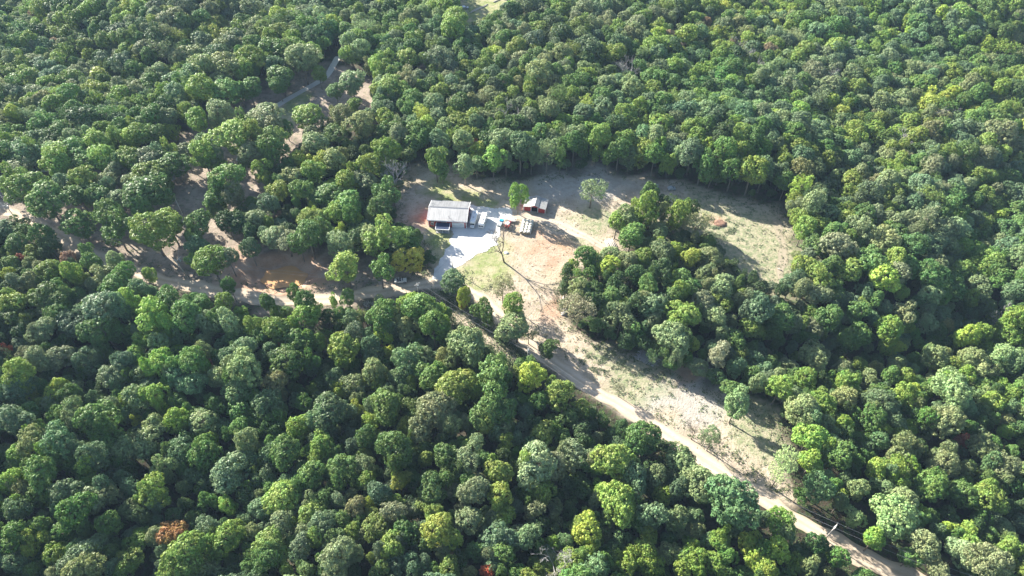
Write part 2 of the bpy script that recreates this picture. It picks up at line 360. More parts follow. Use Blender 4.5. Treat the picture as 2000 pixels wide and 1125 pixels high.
# ------------------------------------------------------------------ trees: materials and meshes
def leaf_mat(name, src):
    m = bpy.data.materials.new(name); m.use_nodes = True; nt = m.node_tree; b = nt.nodes['Principled BSDF']
    b.inputs['Roughness'].default_value = .5; b.inputs['Specular IOR Level'].default_value = .25
    if src == 'object':
        oi = nt.nodes.new('ShaderNodeObjectInfo'); col = oi.outputs['Color']
    else:
        at = nt.nodes.new('ShaderNodeAttribute'); at.attribute_type = 'INSTANCER'; at.attribute_name = 'col'; col = at.outputs['Color']
    geo = nt.nodes.new('ShaderNodeNewGeometry')
    hsv = nt.nodes.new('ShaderNodeHueSaturation')
    mr = nt.nodes.new('ShaderNodeMapRange'); mr.inputs[3].default_value = .72; mr.inputs[4].default_value = 1.34
    nt.links.new(geo.outputs['Random Per Island'], mr.inputs[0]); nt.links.new(mr.outputs[0], hsv.inputs['Value'])
    tc = nt.nodes.new('ShaderNodeTexCoord'); n = nt.nodes.new('ShaderNodeTexNoise'); n.inputs['Scale'].default_value = .55; n.inputs['Detail'].default_value = 2
    nt.links.new(tc.outputs['Object'], n.inputs['Vector'])
    mh = nt.nodes.new('ShaderNodeMapRange'); mh.inputs[1].default_value = .3; mh.inputs[2].default_value = .7; mh.inputs[3].default_value = .475; mh.inputs[4].default_value = .525
    nt.links.new(n.outputs['Fac'], mh.inputs[0]); nt.links.new(mh.outputs[0], hsv.inputs['Hue'])
    nt.links.new(col, hsv.inputs['Color']); nt.links.new(hsv.outputs[0], b.inputs['Base Color'])
    tr = nt.nodes.new('ShaderNodeBsdfTranslucent'); nt.links.new(hsv.outputs[0], tr.inputs['Color'])
    ad = nt.nodes.new('ShaderNodeMixShader'); ad.inputs[0].default_value = .30
    nt.links.new(b.outputs[0], ad.inputs[1]); nt.links.new(tr.outputs[0], ad.inputs[2])
    nt.links.new(ad.outputs[0], nt.nodes['Material Output'].inputs['Surface'])
    return m
LEAF = leaf_mat('leaves', 'object'); LEAF_I = leaf_mat('forest_leaves', 'inst')
TH, TR = 14.0, 4.4           # height and crown radius the meshes are drawn at
def crown_data(seed, style='round'):
    g = np.random.default_rng(seed)
    par = dict(round=(15, .34, .50, 1.0, 420, .30), broad=(19, .30, .46, .78, 460, .30), tall=(17, .30, .46, 1.35, 440, .30),
               cone=(22, .24, .40, 1.7, 400, .28), sparse=(30, .17, .30, 1.05, 260, .26), ragged=(13, .26, .50, 1.1, 380, .30))[style]
    nl, r0, r1, asp, ncl, size = par
    a = np.array([TR, TR, TR*asp]); cz = TH-TR*asp*1.02
    off = g.normal(0, .09, 2)
    C = []; Rr = []; ph = g.uniform(0, 6.28, 2); e = g.uniform(.82, 1.16); el = np.array([e, 1/e, g.uniform(.9, 1.15)])
    for i in range(nl):
        d = g.normal(size=3); d /= np.linalg.norm(d)
        if d[2] < -.3 and g.random() < .6: d[2] *= -1
        rad = TR*g.uniform(r0, r1); k = g.uniform(.35, 1.0)**.4
        if style == 'cone': w = 1-.75*max(0, d[2]); d = np.array([d[0]*w, d[1]*w, d[2]])
        if style == 'ragged': k = g.uniform(.45, 1.12)
        wob = 1+.16*math.sin(2*math.atan2(d[1], d[0])+ph[0])+.12*math.sin(3*math.atan2(d[1], d[0])+ph[1])
        if style not in ('cone',) and g.random() < .14: k *= 1.22
        p = d*(a*el-rad*.85)*k*np.array([wob, wob, 1])
        p[:2] += off*TR; p[2] += cz+g.normal(0, .25)
        C.append(p); Rr.append(rad)
    C = np.array(C); Rr = np.array(Rr)
    per = 14 if style == 'sparse' else 20
    pr = Rr**2/np.sum(Rr**2); li = g.choice(nl, ncl*4, p=pr)
    d = g.normal(size=(ncl*4, 3)); d[:, 2] += .2; d /= np.linalg.norm(d, axis=1)[:, None]
    q = C[li]+d*Rr[li][:, None]*g.uniform(.90, 1.12, (ncl*4, 1))
    D = np.linalg.norm(q[:, None]-C[None], axis=2); D[np.arange(len(q)), li] = 9
    keep = (D > Rr[None]*.84).all(1)
    q = q[keep][:ncl]; d = d[keep][:ncl]
    pf = g.uniform(.34, .74, len(q))*(1.15 if style == 'sparse' else 1)       # puff of foliage at each twig end
    L = np.repeat(q, per, 0); Dn = np.repeat(d, per, 0); pr_ = np.repeat(pf, per)[:, None]
    o = g.normal(size=L.shape)+Dn*.75; o /= np.linalg.norm(o, axis=1)[:, None]
    L = L+o*pr_*g.uniform(.75, 1.1, (len(L), 1)); nrm = o+g.normal(0, .26, L.shape)
    nrm /= np.linalg.norm(nrm, axis=1)[:, None]
    u = np.cross(nrm, g.normal(size=L.shape)); u /= np.linalg.norm(u, axis=1)[:, None]; v = np.cross(nrm, u)
    s = size*g.uniform(.6, 1.1, (len(L), 1))*(.72 if style == 'sparse' else .8)
    asp2 = g.uniform(.6, .95, (len(L), 1))
    quad = np.stack([L-u*s, L-v*s*asp2, L+u*s, L+v*s*asp2], 1)
    return quad.reshape(-1, 3), C, Rr
def limb_mb(C, seed, style):
    g = random.Random(seed); mb = MB()
    top = max(c[2] for c in C); bx, by = g.uniform(-.5, .5), g.uniform(-.5, .5)
    H = TH*.80
    tp = [(0, 0, -1.2), (bx*.2, by*.2, H*.25), (bx*.6, by*.5, H*.55), (bx, by, H)]
    mb.tube(tp, [.30, .24, .18, .05], 7)
    order = sorted(range(len(C)), key=lambda i: C[i][2])
    for i in order[::2]:
        c = C[i]; z = max(TH*.32, min(H*.95, c[2]-math.hypot(c[0], c[1])*.75)); t = z/H
        p0 = Vector((bx*t, by*t, z)); p2 = Vector(c); p1 = p0.lerp(p2, .5)+Vector((0, 0, -.25))
        mb.tube([p0, p1, p2], [.11, .075, .03], 5)
    return mb
STYLES = [('round', 1), ('round', 2), ('broad', 3), ('tall', 4), ('ragged', 5), ('round', 6), ('broad', 7), ('tall', 8), ('ragged', 9), ('sparse', 10), ('sparse', 11), ('cone', 12),
          ('ragged', 13), ('round', 14), ('ragged', 15), ('broad', 16), ('round', 17), ('ragged', 18)]
CROWN = []; TRUNK = []; COMBO = []
lib = bpy.data.collections.new('forest_library')           # referenced only by the forest's node group
for k, (st, sd) in enumerate(STYLES):
    V, C, Rr = crown_data(sd*13+1, st)
    F = np.arange(len(V)).reshape(-1, 4)
    me = bpy.data.meshes.new('crown'); me.from_pydata(V.tolist(), [], F.tolist()); me.materials.append(LEAF); CROWN.append(me)
    mb = limb_mb(C, sd, st)
    mt = bpy.data.meshes.new('trunk'); mt.from_pydata(mb.v, [], mb.f); mt.polygons.foreach_set('use_smooth', [True]*len(mt.polygons)); mt.materials.append(M['bark']); TRUNK.append(mt)
    n = len(mb.v); mc = bpy.data.meshes.new('tree'); mc.from_pydata(mb.v+V.tolist(), [], mb.f+(F+n).tolist())
    mc.materials.append(M['bark']); mc.materials.append(LEAF_I)
    mc.polygons.foreach_set('material_index', [0]*len(mb.f)+[1]*len(F))
    o = bpy.data.objects.new('tree_%02d' % k, mc); lib.objects.link(o); COMBO.append(o)
# ------------------------------------------------------------------ tree survey: x, y, r (pixels of the 2000 px survey view), tone
SURVEY = """
58 858 26 o;117 868 31 b;34 888 18 l;82 914 29 g;27 908 15 b;30 934 20 l;70 938 15 g;78 962 24 g;10 945 15 b;35 960 19 o;8 985 12 l;175 890 26 b;198 867 20 g;170 930 17 g;
172 950 19 l;245 876 29 s;298 869 28 s;345 881 26 b;400 885 28 g;310 918 22 s;237 932 13 b;376 935 23 b;262 950 21 b;315 957 33 l;262 990 20 s;127 965 25 b;185 970 34 s;136 1004 30 g;
205 1025 22 g;35 998 22 b;72 1028 20 g;30 1042 25 g;58 1063 21 y;120 1040 20 g;157 1045 14 g;110 1083 22 l;155 1085 32 b;190 1058 18 b;15 1085 20 b;22 1107 20 b;60 1110 12 g;215 1075 14 g;
257 1092 22 l;245 1118 18 l;213 1110 16 b;160 1118 30 o;305 1048 19 s;338 1040 26 O;362 1082 38 l;312 1115 15 b;403 1032 24 b;440 992 18 l;452 1045 29 l;462 930 36 b;400 975 18 g;487 893 19 b;475 860 22 s;
415 1115 24 s;485 1070 14 g;270 1012 18 d;480 980 22 d;340 1005 16 d;
527 880 21 b;562 873 28 g;512 903 8 y;547 906 14 g;530 925 18 b;618 905 17 l;632 870 24 l;600 924 28 g;665 918 27 g;712 903 18 s;716 935 17 l;690 865 18 b;708 853 20 g;760 882 34 g;797 886 23 g;828 892 15 l;
778 938 19 y;745 955 22 b;552 972 32 l;600 967 16 s;635 968 18 g;652 954 15 l;682 964 14 s;612 1000 22 l;553 1020 24 s;660 981 15 b;695 988 19 o;720 977 9 y;724 998 12 l;772 1008 24 s;628 1025 26 b;668 1013 16 g;
647 1050 20 g;610 1048 12 y;689 1038 16 l;733 1033 25 l;790 1040 24 g;762 1065 28 l;528 1062 28 l;585 1070 20 b;525 1090 24 g;672 1088 33 s;635 1100 18 g;590 1103 14 g;770 1100 26 b;810 1100 22 b;740 1112 18 g;
722 1085 9 l;867 890 22 g;913 900 24 s;900 865 14 g;935 868 20 s;977 915 25 l;850 950 30 g;882 925 18 g;922 950 26 s;978 965 24 y;978 1008 24 l;848 1002 17 l;855 1035 28 y;862 1080 17 s;915 1018 26 s;965 1055 30 b;
985 1080 23 g;870 1115 24 l;915 1115 14 o;952 1113 16 R;962 1097 18 b;
1008 880 12 c;1068 852 24 l;1055 900 37 s;1122 882 28 s;1150 900 22 g;1198 890 37 l;1258 868 34 g;1303 878 21 d;1238 925 27 b;1282 925 20 s;1335 905 28 s;1350 945 35 s;1420 980 44 b;1205 970 36 l;1168 975 16 s;
1295 965 17 y;1060 960 24 l;1043 992 20 s;1085 985 14 s;1086 1004 15 s;1145 1002 15 y;1200 1000 24 s;1280 1018 30 b;1325 1010 21 s;1144 1045 28 y;1038 1052 22 b;1010 1045 18 b;1190 1040 18 s;1206 1062 18 b;
1230 1085 20 l;1258 1083 24 l;1184 1075 14 g;1164 1100 28 b;1115 1110 26 l;1052 1110 14 l;1010 1114 16 g;1218 1112 19 l;1270 1112 20 l;1310 1080 20 s;1350 1063 18 l;1356 1092 25 l;1385 1053 14 b;1410 1050 22 l;
1395 1100 20 l;1425 1085 17 g;1436 1028 19 b;1460 1062 21 y;1480 1087 27 y;1495 1112 22 y;1490 1010 18 b;1330 1112 18 l;
1524 1020 27 l;1540 1040 19 s;1516 1076 27 y;1552 1100 19 l;1580 1110 19 s;1638 1080 22 g;1595 1062 21 d;1617 1120 13 o;1597 944 27 b;1562 962 14 g;1588 900 27 l;1640 885 30 g;1677 950 18 s;
1673 1013 18 s;1718 918 20 l;1760 930 25 l;1768 880 25 s;1775 905 19 l;1790 946 19 g;1764 973 23 s;1742 1006 38 s;1715 1048 23 l;1800 1000 14 l;1835 900 27 s;1842 922 19 s;1887 915 15 s;1822 955 28 g;1880 965 26 g;
1930 975 30 l;1812 930 10 l;1808 1062 26 s;1780 1087 19 g;1855 1025 14 y;1884 1040 19 l;1897 1062 17 l;1835 1110 19 s;1870 1086 27 s;1936 1095 33 s;1955 1030 17 s;1972 1072 19 l;1990 1020 16 b;1990 1105 14 l;
1880 853 12 r;1884 870 7 r;1957 874 9 r;1925 915 10 r;1918 877 24 s;1962 910 26 s;1980 943 21 g;1930 935 16 g;1925 1010 16 g;1720 860 18 b;
22 588 27 l;30 618 24 g;92 585 28 g;108 612 25 g;152 575 13 g;157 602 14 l;88 645 24 s;150 633 26 b;205 602 35 b;203 648 31 g;292 605 31 l;328 588 23 g;352 618 28 g;395 593 18 g;440 590 24 l;400 630 18 s;
435 622 23 s;490 630 18 l;278 658 22 l;310 663 20 s;345 660 12 b;320 640 14 s;400 680 17 o;435 665 14 b;445 695 19 b;478 682 24 b;480 725 33 s;408 710 8 r;368 702 26 g;308 704 24 l;268 690 18 l;245 702 18 b;
222 738 25 s;350 730 22 b;382 752 23 b;430 745 23 s;268 775 26 s;305 768 21 l;230 770 12 g;345 780 16 g;82 698 24 s;48 692 16 s;25 730 28 l;120 705 23 s;165 700 24 b;158 725 12 g;42 760 24 b;106 755 21 y;
130 775 17 g;175 770 12 b;15 793 17 g;24 822 28 b;60 803 17 g;112 812 20 g;155 800 25 s;188 825 35 g;345 820 22 y;400 823 24 s;300 830 20 s;75 840 16 g;465 800 25 g;492 782 18 g;468 832 20 g;465 762 26 s;
8 682 8 R;262 822 9 y;
525 588 20 g;595 590 28 g;575 570 19 g;648 583 12 l;540 610 14 l;546 637 25 l;598 620 24 l;510 650 20 g;527 682 16 b;548 675 6 R;578 670 26 g;607 642 12 b;620 665 15 l;565 708 33 g;610 712 15 b;668 681 29 l;
690 648 21 b;683 620 15 b;705 620 11 o;745 609 26 g;806 590 21 l;820 614 32 g;800 637 24 s;845 640 27 g;760 640 21 b;745 659 17 y;762 685 15 y;718 675 19 b;729 700 22 b;731 724 23 s;792 709 29 b;832 700 20 b;
870 690 18 o;911 668 34 s;845 740 28 g;958 730 35 g;541 745 22 o;518 780 26 b;647 742 18 b;664 755 15 y;690 754 24 s;715 744 14 l;740 750 14 l;760 765 15 b;785 760 12 b;720 775 10 o;593 785 16 g;625 775 14 b;
650 798 34 b;688 800 16 y;742 798 31 g;800 795 18 g;545 810 20 g;580 833 24 l;618 822 10 o;685 835 18 b;722 828 17 y;848 797 33 s;898 770 37 l;945 800 33 g;985 802 20 g;820 835 23 s;790 830 16 l;645 835 16 b;
880 830 20 s;985 745 14 b;980 700 12 s;
1170 630 15 g;1212 620 25 s;1247 645 20 g;1308 655 30 s;1275 603 25 s;1225 590 12 l;1335 618 28 l;1392 628 24 s;1410 590 23 l;1462 640 18 l;1355 668 13 y;1450 690 15 l;1475 600 27 b;1430 660 20 g;1478 740 16 s;
1490 650 12 l;1475 700 15 b;1495 720 14 b;1512 590 14 b;1525 620 24 g;1508 643 21 g;1550 630 17 s;1583 610 15 l;1590 640 20 s;1620 620 22 g;1675 590 14 b;1680 615 20 g;1675 654 26 g;1640 650 13 g;1735 639 24 l;
1760 605 20 o;1753 675 14 y;1810 630 16 b;1850 635 13 o;1885 650 22 y;1915 650 21 l;1511 700 8 y;1555 695 10 l;1592 704 27 s;1540 715 16 s;1575 740 22 l;1620 730 12 g;1645 715 15 s;1675 712 14 l;1712 715 13 o;
1750 710 16 s;1740 730 15 g;1770 735 18 l;1705 740 18 s;1665 745 23 l;1525 755 24 l;1545 775 14 s;1655 780 23 o;1720 785 26 b;1765 775 26 l;1786 760 12 y;1860 770 35 s;1850 818 29 s;1850 720 20 l;1830 698 22 s;
1842 690 14 o;1920 715 24 p;1943 777 22 l;1980 770 14 l;1900 700 23 s;1962 700 24 s;1975 660 20 l;1985 620 22 l;1965 820 14 o;1707 812 22 g;1650 825 18 l;1615 825 14 s;1750 820 20 b;1780 835 16 l;1562 800 30 s;
1585 848 29 l;1600 790 24 l;
20 292 20 g;50 292 23 b;15 348 20 l;38 372 28 l;105 305 27 l;142 297 24 g;108 325 18 l;195 303 21 l;165 325 21 g;162 345 21 l;122 358 17 b;92 393 33 g;152 380 20 g;195 375 25 g;208 355 18 s;252 308 22 l;295 305 25 s;
232 335 16 s;252 352 20 s;297 342 25 l;287 390 37 g;207 415 23 g;150 432 23 g;225 450 27 g;295 452 37 l;357 295 18 s;397 305 23 l;427 325 14 l;445 352 29 g;425 388 22 g;440 430 18 d;467 430 20 d;382 442 23 g;
385 475 21 b;377 505 15 l;410 508 27 l;445 502 19 s;490 432 16 g;487 482 16 b;230 388 18 s;
370 112 21 s;400 128 20 s;447 128 26 s;490 118 24 l;535 95 24 g;535 120 15 b;547 152 24 g;590 118 27 s;622 142 14 l;485 170 21 g;440 182 25 g;392 172 24 l;432 220 21 s;382 230 18 l;462 268 33 l;520 235 31 s;
530 275 25 g;492 302 21 s;510 325 17 l;655 177 14 g;687 165 21 s;692 200 12 l;660 232 22 o;707 240 23 o;622 277 21 s;657 262 18 g;590 310 18 y;630 310 14 y;765 250 22 g;760 290 24 l;400 277 19 g;400 300 17 l;
545 372 17 l;570 338 20 s;610 335 21 l;660 310 20 s;590 365 18 g;528 397 17 b;612 400 10 k;610 430 21 l;630 442 18 g;500 432 19 s;535 462 20 s;560 470 22 p;600 455 25 g;645 385 25 g;675 352 20 l;712 352 23 s;
675 400 29 g;690 425 13 y;667 442 10 y;747 372 21 g;745 400 21 g;750 305 23 l;712 315 23 l;660 472 23 s;702 452 19 d;740 465 33 l;675 520 29 l;740 520 21 g;806 471 24 g;
850 312 21 l;862 327 15 g;907 325 20 s;930 320 18 g;
1204 438 19 l;1233 456 25 g;1228 420 19 s;1291 488 22 s;1258 503 19 l;1320 488 15 y;1350 497 17 y;1386 503 21 s;1377 528 19 s;1226 510 19 s;1143 501 19 g;1183 517 24 y;1125 560 22 s;1136 562 18 g;1267 555 20 g;
1334 551 27 g;1406 557 27 s;1451 573 12 l;1240 537 18 d;1291 524 20 d;1312 524 10 l;1201 546 21 d;1160 585 18 d;1195 580 19 g;1250 588 22 d;1310 580 22 g;1370 588 22 s;1291 472 10 y;1155 530 15 g;
8 450 22 b;28 441 14 g;46 452 16 g;78 460 26 g;93 480 20 d;58 496 19 l;32 474 18 g;25 500 13 l;14 522 19 g;97 530 23 l;138 529 19 l;140 513 14 b;168 492 18 g;179 514 25 g;160 543 12 l;226 509 22 s;
198 546 21 s;243 532 27 g;225 557 23 g;291 538 17 l;57 546 15 s;25 553 17 b;325 566 13 g;450 562 20 g;83 551 15 g;108 557 17 g;268 560 18 b;372 585 16 g
"""
# trees that stand apart: name, x, y (crown), r, tone, style, base x, base y, label
SINGLES = [
 ('tall_tree',1012,372,16,'l','tall',1011,418,'tall slim yellow green tree with a bare trunk beside the red shed'),
 ('shade_tree',1148,376,27,'s','sparse',1152,406,'thin crowned round tree alone on bare ground right of the red shed'),
 ('tall_tree',1256,398,25,'l','tall',1256,455,'tall bright green tree rising at the upper left of the grove island'),
 ('tall_tree',1312,408,20,'l','tall',1312,460,'slimmer tall green tree at the top edge of the grove island'),
 ('thin_tree',1350,438,26,'p','sparse',1352,470,'pale thin leaved tree at the edge of the green field below the clay mound'),
 ('roadside_tree',888,553,24,'b','round',890,585,'dark grey green tree at the foot of the white gravel driveway'),
 ('roadside_tree',909,572,14,'y','tall',909,610,'narrow yellow green tree beside the reddish brown bush by the road'),
 ('roadside_bush',906,594,9,'r','round',906,606,'reddish brown bush under the narrow yellow green roadside tree'),
 ('roadside_tree',940,600,19,'g','tall',944,640,'rounded green tree between the dirt road and the cut grass strip'),
 ('shade_tree',980,557,23,'p','sparse',982,592,'pale thin tree on bare soil right of the driveway foot'),
 ('roadside_tree',1003,594,21,'l','round',1004,640,'light green round tree directly above the big pale roadside tree'),
 ('roadside_tree',1008,640,30,'s','broad',1010,668,'big pale grey green tree right beside the dirt road'),
 ('roadside_tree',1030,658,14,'s','sparse',1032,672,'small thin tree touching the big pale roadside tree'),
 ('roadside_tree',1069,678,17,'g','tall',1070,702,'compact dark green tree alone by the dirt road'),
 ('shade_tree',1130,600,27,'p','sparse',1127,641,'pale tree with a bare leaning trunk at the left tip of the grove'),
 ('young_tree',1204,757,12,'p','sparse',1207,774,'small sparse sapling on the verge above the dirt road'),
 ('field_tree',1426,790,26,'s','round',1424,826,'round pale green tree in the middle of the lower right field'),
 ('field_tree',1385,850,20,'s','sparse',1380,880,'dark airy tree on the verge between the road and the lower field'),
 ('field_tree',1508,905,29,'p','sparse',1506,952,'large pale tree at the lower corner of the field beside the road'),
 ('field_tree',1413,690,21,'p','ragged',1396,731,'pale tree with a long bare trunk leaning out of the wood edge'),
 ('tall_tree',1318,690,10,'s','tall',1311,728,'narrow small tree with a bare stem right of the lumber stack'),
 ('roadside_tree',680,577,15,'g','round',686,604,'small round green tree alone below the clay pit'),
 ('yellow_tree',805,503,25,'Y','tall',806,535,'golden yellow tree left of the white gravel driveway'),
 ('umbrella_tree',52,330,28,'p','sparse',64,357,'wide thin pale tree with visible branches near the small white shed'),
 ('garden_tree',612,230,27,'l','round',613,262,'round fresh green tree standing on the lawn by the concrete drive'),
 ('garden_tree',565,248,13,'g','tall',566,276,'narrow two tiered green tree left of the round lawn tree'),
 ('garden_tree',360,328,31,'g','round',358,356,'broad dark green tree half hiding the silver roofed shelter'),
 ('autumn_tree',1060,722,0,'l','round',0,0,''),
 ('pointed_tree',208,152,24,'y','cone',210,178,'pointed yellow green tree standing tall above the upper left forest'),
]
SINGLES = [s for s in SINGLES if s[3] > 0]
AUTUMN = [(1035,735,26,'y','bright yellow green tree with an orange side beside the dirt road'),
 (1092,770,26,'l','light green tree on the lower side of the road right of the orange tinged tree'),
 (1308,72,13,'m','rusty brown tree high in the upper right forest, leftmost of two close together'),(1334,92,11,'m','small rusty brown tree just below another rusty tree, upper right forest'),
 (1430,86,9,'m','small pinkish brown tree in the upper forest beside two grey bare trees'),(1502,100,14,'m','widest pale reddish brown tree in the upper right forest'),
 (1380,44,10,'m','small reddish brown tree near the top edge of the photo'),(1412,296,15,'m','faded reddish brown tree above the shaded wood edge of the field'),
 (1660,132,9,'m','dark rusty tree near the edge of the upper right ravine'),(1738,150,8,'r','tiny red brown tree on the upper right slope'),
 (1696,196,8,'m','small reddish brown tree below the upper right ridge'),(925,278,9,'R','small red tree in the forest above the barn'),
 (994,243,7,'O','tiny orange tree beside a bare grey tree above the barn'),(822,135,12,'m','brownish pink tree in the forest left of the top clearing'),
 (1085,130,8,'m','small muted red tree in the forest right of the top clearing'),(110,85,11,'m','brown orange tree in the dark upper left forest'),
 (65,32,10,'m','dull orange tree near the upper left corner'),(170,208,9,'Y','small golden tree in the upper left forest'),
 (1265,128,4,'Y','tiny yellow tree in the upper forest'),(1646,964,10,'y','slender yellowing tree in a dark gap right of the lower road end'),(1992,185,10,'m','reddish brown tree at the right edge of the photo'),
 (40,505,12,'r','reddish tree in the left forest just below the road'),(132,505,14,'m','dark reddish bush on the lower side of the road at the left'),
 (15,535,13,'y','yellow green tree at the left edge below the road'),(126,500,8,'O','orange topped bush beside the road at the left')]
TONE = dict(d=(.036,.066,.022), g=(.060,.108,.028), b=(.070,.110,.056), s=(.108,.138,.064), l=(.104,.152,.030), y=(.150,.195,.032), Y=(.32,.265,.045),
            o=(.125,.138,.058), r=(.16,.055,.04), R=(.34,.085,.04), O=(.22,.125,.045), p=(.155,.17,.095), m=(.165,.118,.08), c=(.055,.12,.022), k=(.15,.20,.03))
TNAME = dict(d='dark green', g='mid green', b='bluish green', s='pale sage green', l='light green', y='bright yellow green', Y='golden yellow', o='olive brown',
             r='dark red', R='red', O='orange', p='pale grey green', m='rusty brown', c='dark green', k='yellow green')
SIDX = dict(round=[0,1,5,13,16], broad=[2,6,15], tall=[3,7], ragged=[4,8,12,14,17], sparse=[9,10], cone=[11])
def jitter(t):
    c = np.array(TONE[t])*2.08*np.array([1.0, 1.0, .88]); c = c*.92+c.mean()*.08; return tuple(np.clip(c*rng.uniform(.84, 1.18)*rng.uniform(.93, 1.07, 3), .01, 1))
def stand(x, y):
    return np.array([1+.03*math.sin(x/23+y/41), 1+.04*math.sin(y/29-x/37+1), 1+.08*math.sin(x/31-y/19)])*(1+.12*math.sin(x/13+y/17+2))
def place(px, py, r, Hk=1.0):
    """world base, radius and height of a tree whose crown centre shows at px,py"""
    z = 9.0
    for _ in range(6):
        x, y = gp(px, py, z); dep = proj(x, y, z)[2]; Rw = r*dep/FOC
        H = min(19, max(4.5, (Rw*2.35+4.3)*Hk)); g = hz(x, y); z = g+H-Rw*.95
    return x, y, g, Rw, H
trees = []       # dict(x,y,g,R,H,tone,idx,px,py,r,kind)
for ent in SURVEY.replace('\n', '').split(';'):
    px, py, r, t = ent.split(); px, py, r = float(px), float(py), float(r)
    x, y, g, Rw, H = place(px, py, r, rng.uniform(.82, 1.18))
    if t == 'c' or t == 'k': si = 11
    elif t == 'p': si = int(rng.choice([9, 10]))
    elif r < 15: si = int(rng.choice([3, 7, 0, 5, 4, 12, 14]))
    elif r > 27: si = int(rng.choice([2, 6, 15, 12, 14, 17, 16, 1]))
    else: si = int(rng.choice([0, 1, 2, 3, 4, 5, 6, 7, 8, 12, 13, 14, 15, 16, 17]))
    rr = float(dist_line(np.array(ROAD, float), np.array([px]), np.array([py]))[0]) if px < 700 else 999
    Rw *= min(1, max(.66, (rr-4)/(1.2*r)))
    trees.append(dict(x=x, y=y, g=g, R=Rw*(1.2 if y > 175 and px < 760 else 1.08), H=H, t=t, i=si, px=px, py=py, r=r, kind='survey'))
for (px, py, r, t, lab) in AUTUMN:
    x, y, g, Rw, H = place(px, py, r, 1.04)
    trees.append(dict(x=x, y=y, g=g, R=Rw*1.05, H=H, t=t, i=int(rng.choice([0, 3, 4, 5])), px=px, py=py, r=r, kind='autumn', lab=lab))
for (nm, px, py, r, t, st, bx, by, lab) in SINGLES:
    x, y = gp(bx, by); g = hz(x, y); x, y = gp(bx, by, g)
    dep = proj(x, y, g+8)[2]; Rw = r*dep/FOC
    v = 562.5-py; cz = 0                       # crown centre height on the vertical through the base
    lo, hi = 0.0, 30.0
    for _ in range(30):
        cz = (lo+hi)/2
        if proj(x, y, g+cz)[1] > py: lo = cz
        else: hi = cz
    asp = dict(round=1.0, broad=.78, tall=1.35, cone=1.7, sparse=1.05, ragged=1.1)[st]
    H = cz+Rw*.95 if st != 'tall' else cz+Rw*1.2
    trees.append(dict(x=x, y=y, g=g, R=Rw*1.05, H=max(3.0, H), t=t, i=SIDX[st][len(trees) % len(SIDX[st])], px=px, py=py, r=r, kind='single', name=nm, lab=lab))
DEAD = [(985,512,17,'tall bare brown tree beside the white gravel driveway',985,455,'bare_tree'),(772,375,13,'ash grey bare tree at the wood edge left of the barn',770,338,'dead_tree'),
        (1085,1120,13,'large dead tree with white twisted branches near the bottom edge of the photo',1085,1070,'dead_tree'),
        (1350,858,10,'slender leafless tree in the lower field by the road',1354,812,'bare_tree'),
        (1466,140,13,'bleached dead tree in the upper right forest below the small pinkish tree',1466,120,'dead_tree'),(1448,112,12,'bare grey tree upper left of the bleached dead tree',1448,94,'dead_tree'),
        (1220,150,13,'dull grey leafless tree in the upper forest near the middle',1220,132,'dead_tree'),(1000,245,13,'small silver bare tree in the forest above the barn',1000,225,'dead_tree'),
        (1614,176,12,'bare branched grey tree on the upper right slope',1614,157,'dead_tree'),(1856,238,12,'pale bare tree at right, in the forest below the ravine',1856,218,'dead_tree'),
        (1760,298,12,'thin grey bare tree in the right forest',1760,276,'dead_tree'),(1964,640,11,'bleached bare tree near the right edge by the dark ravine',1966,612,'dead_tree'),
        (728,620,7,'low grey leafless bush by the road below the white jeep',728,596,'bare_bush')]
for b_ in DEAD:
    x, y = gp(b_[4], b_[5], 9); 
used = [(t['x'], t['y'], t['R']) for t in trees]
for (bx, by, h, lab, cx_, cy_, nm) in DEAD:
    x, y = gp(bx, by); used.append((x, y, 3.0))
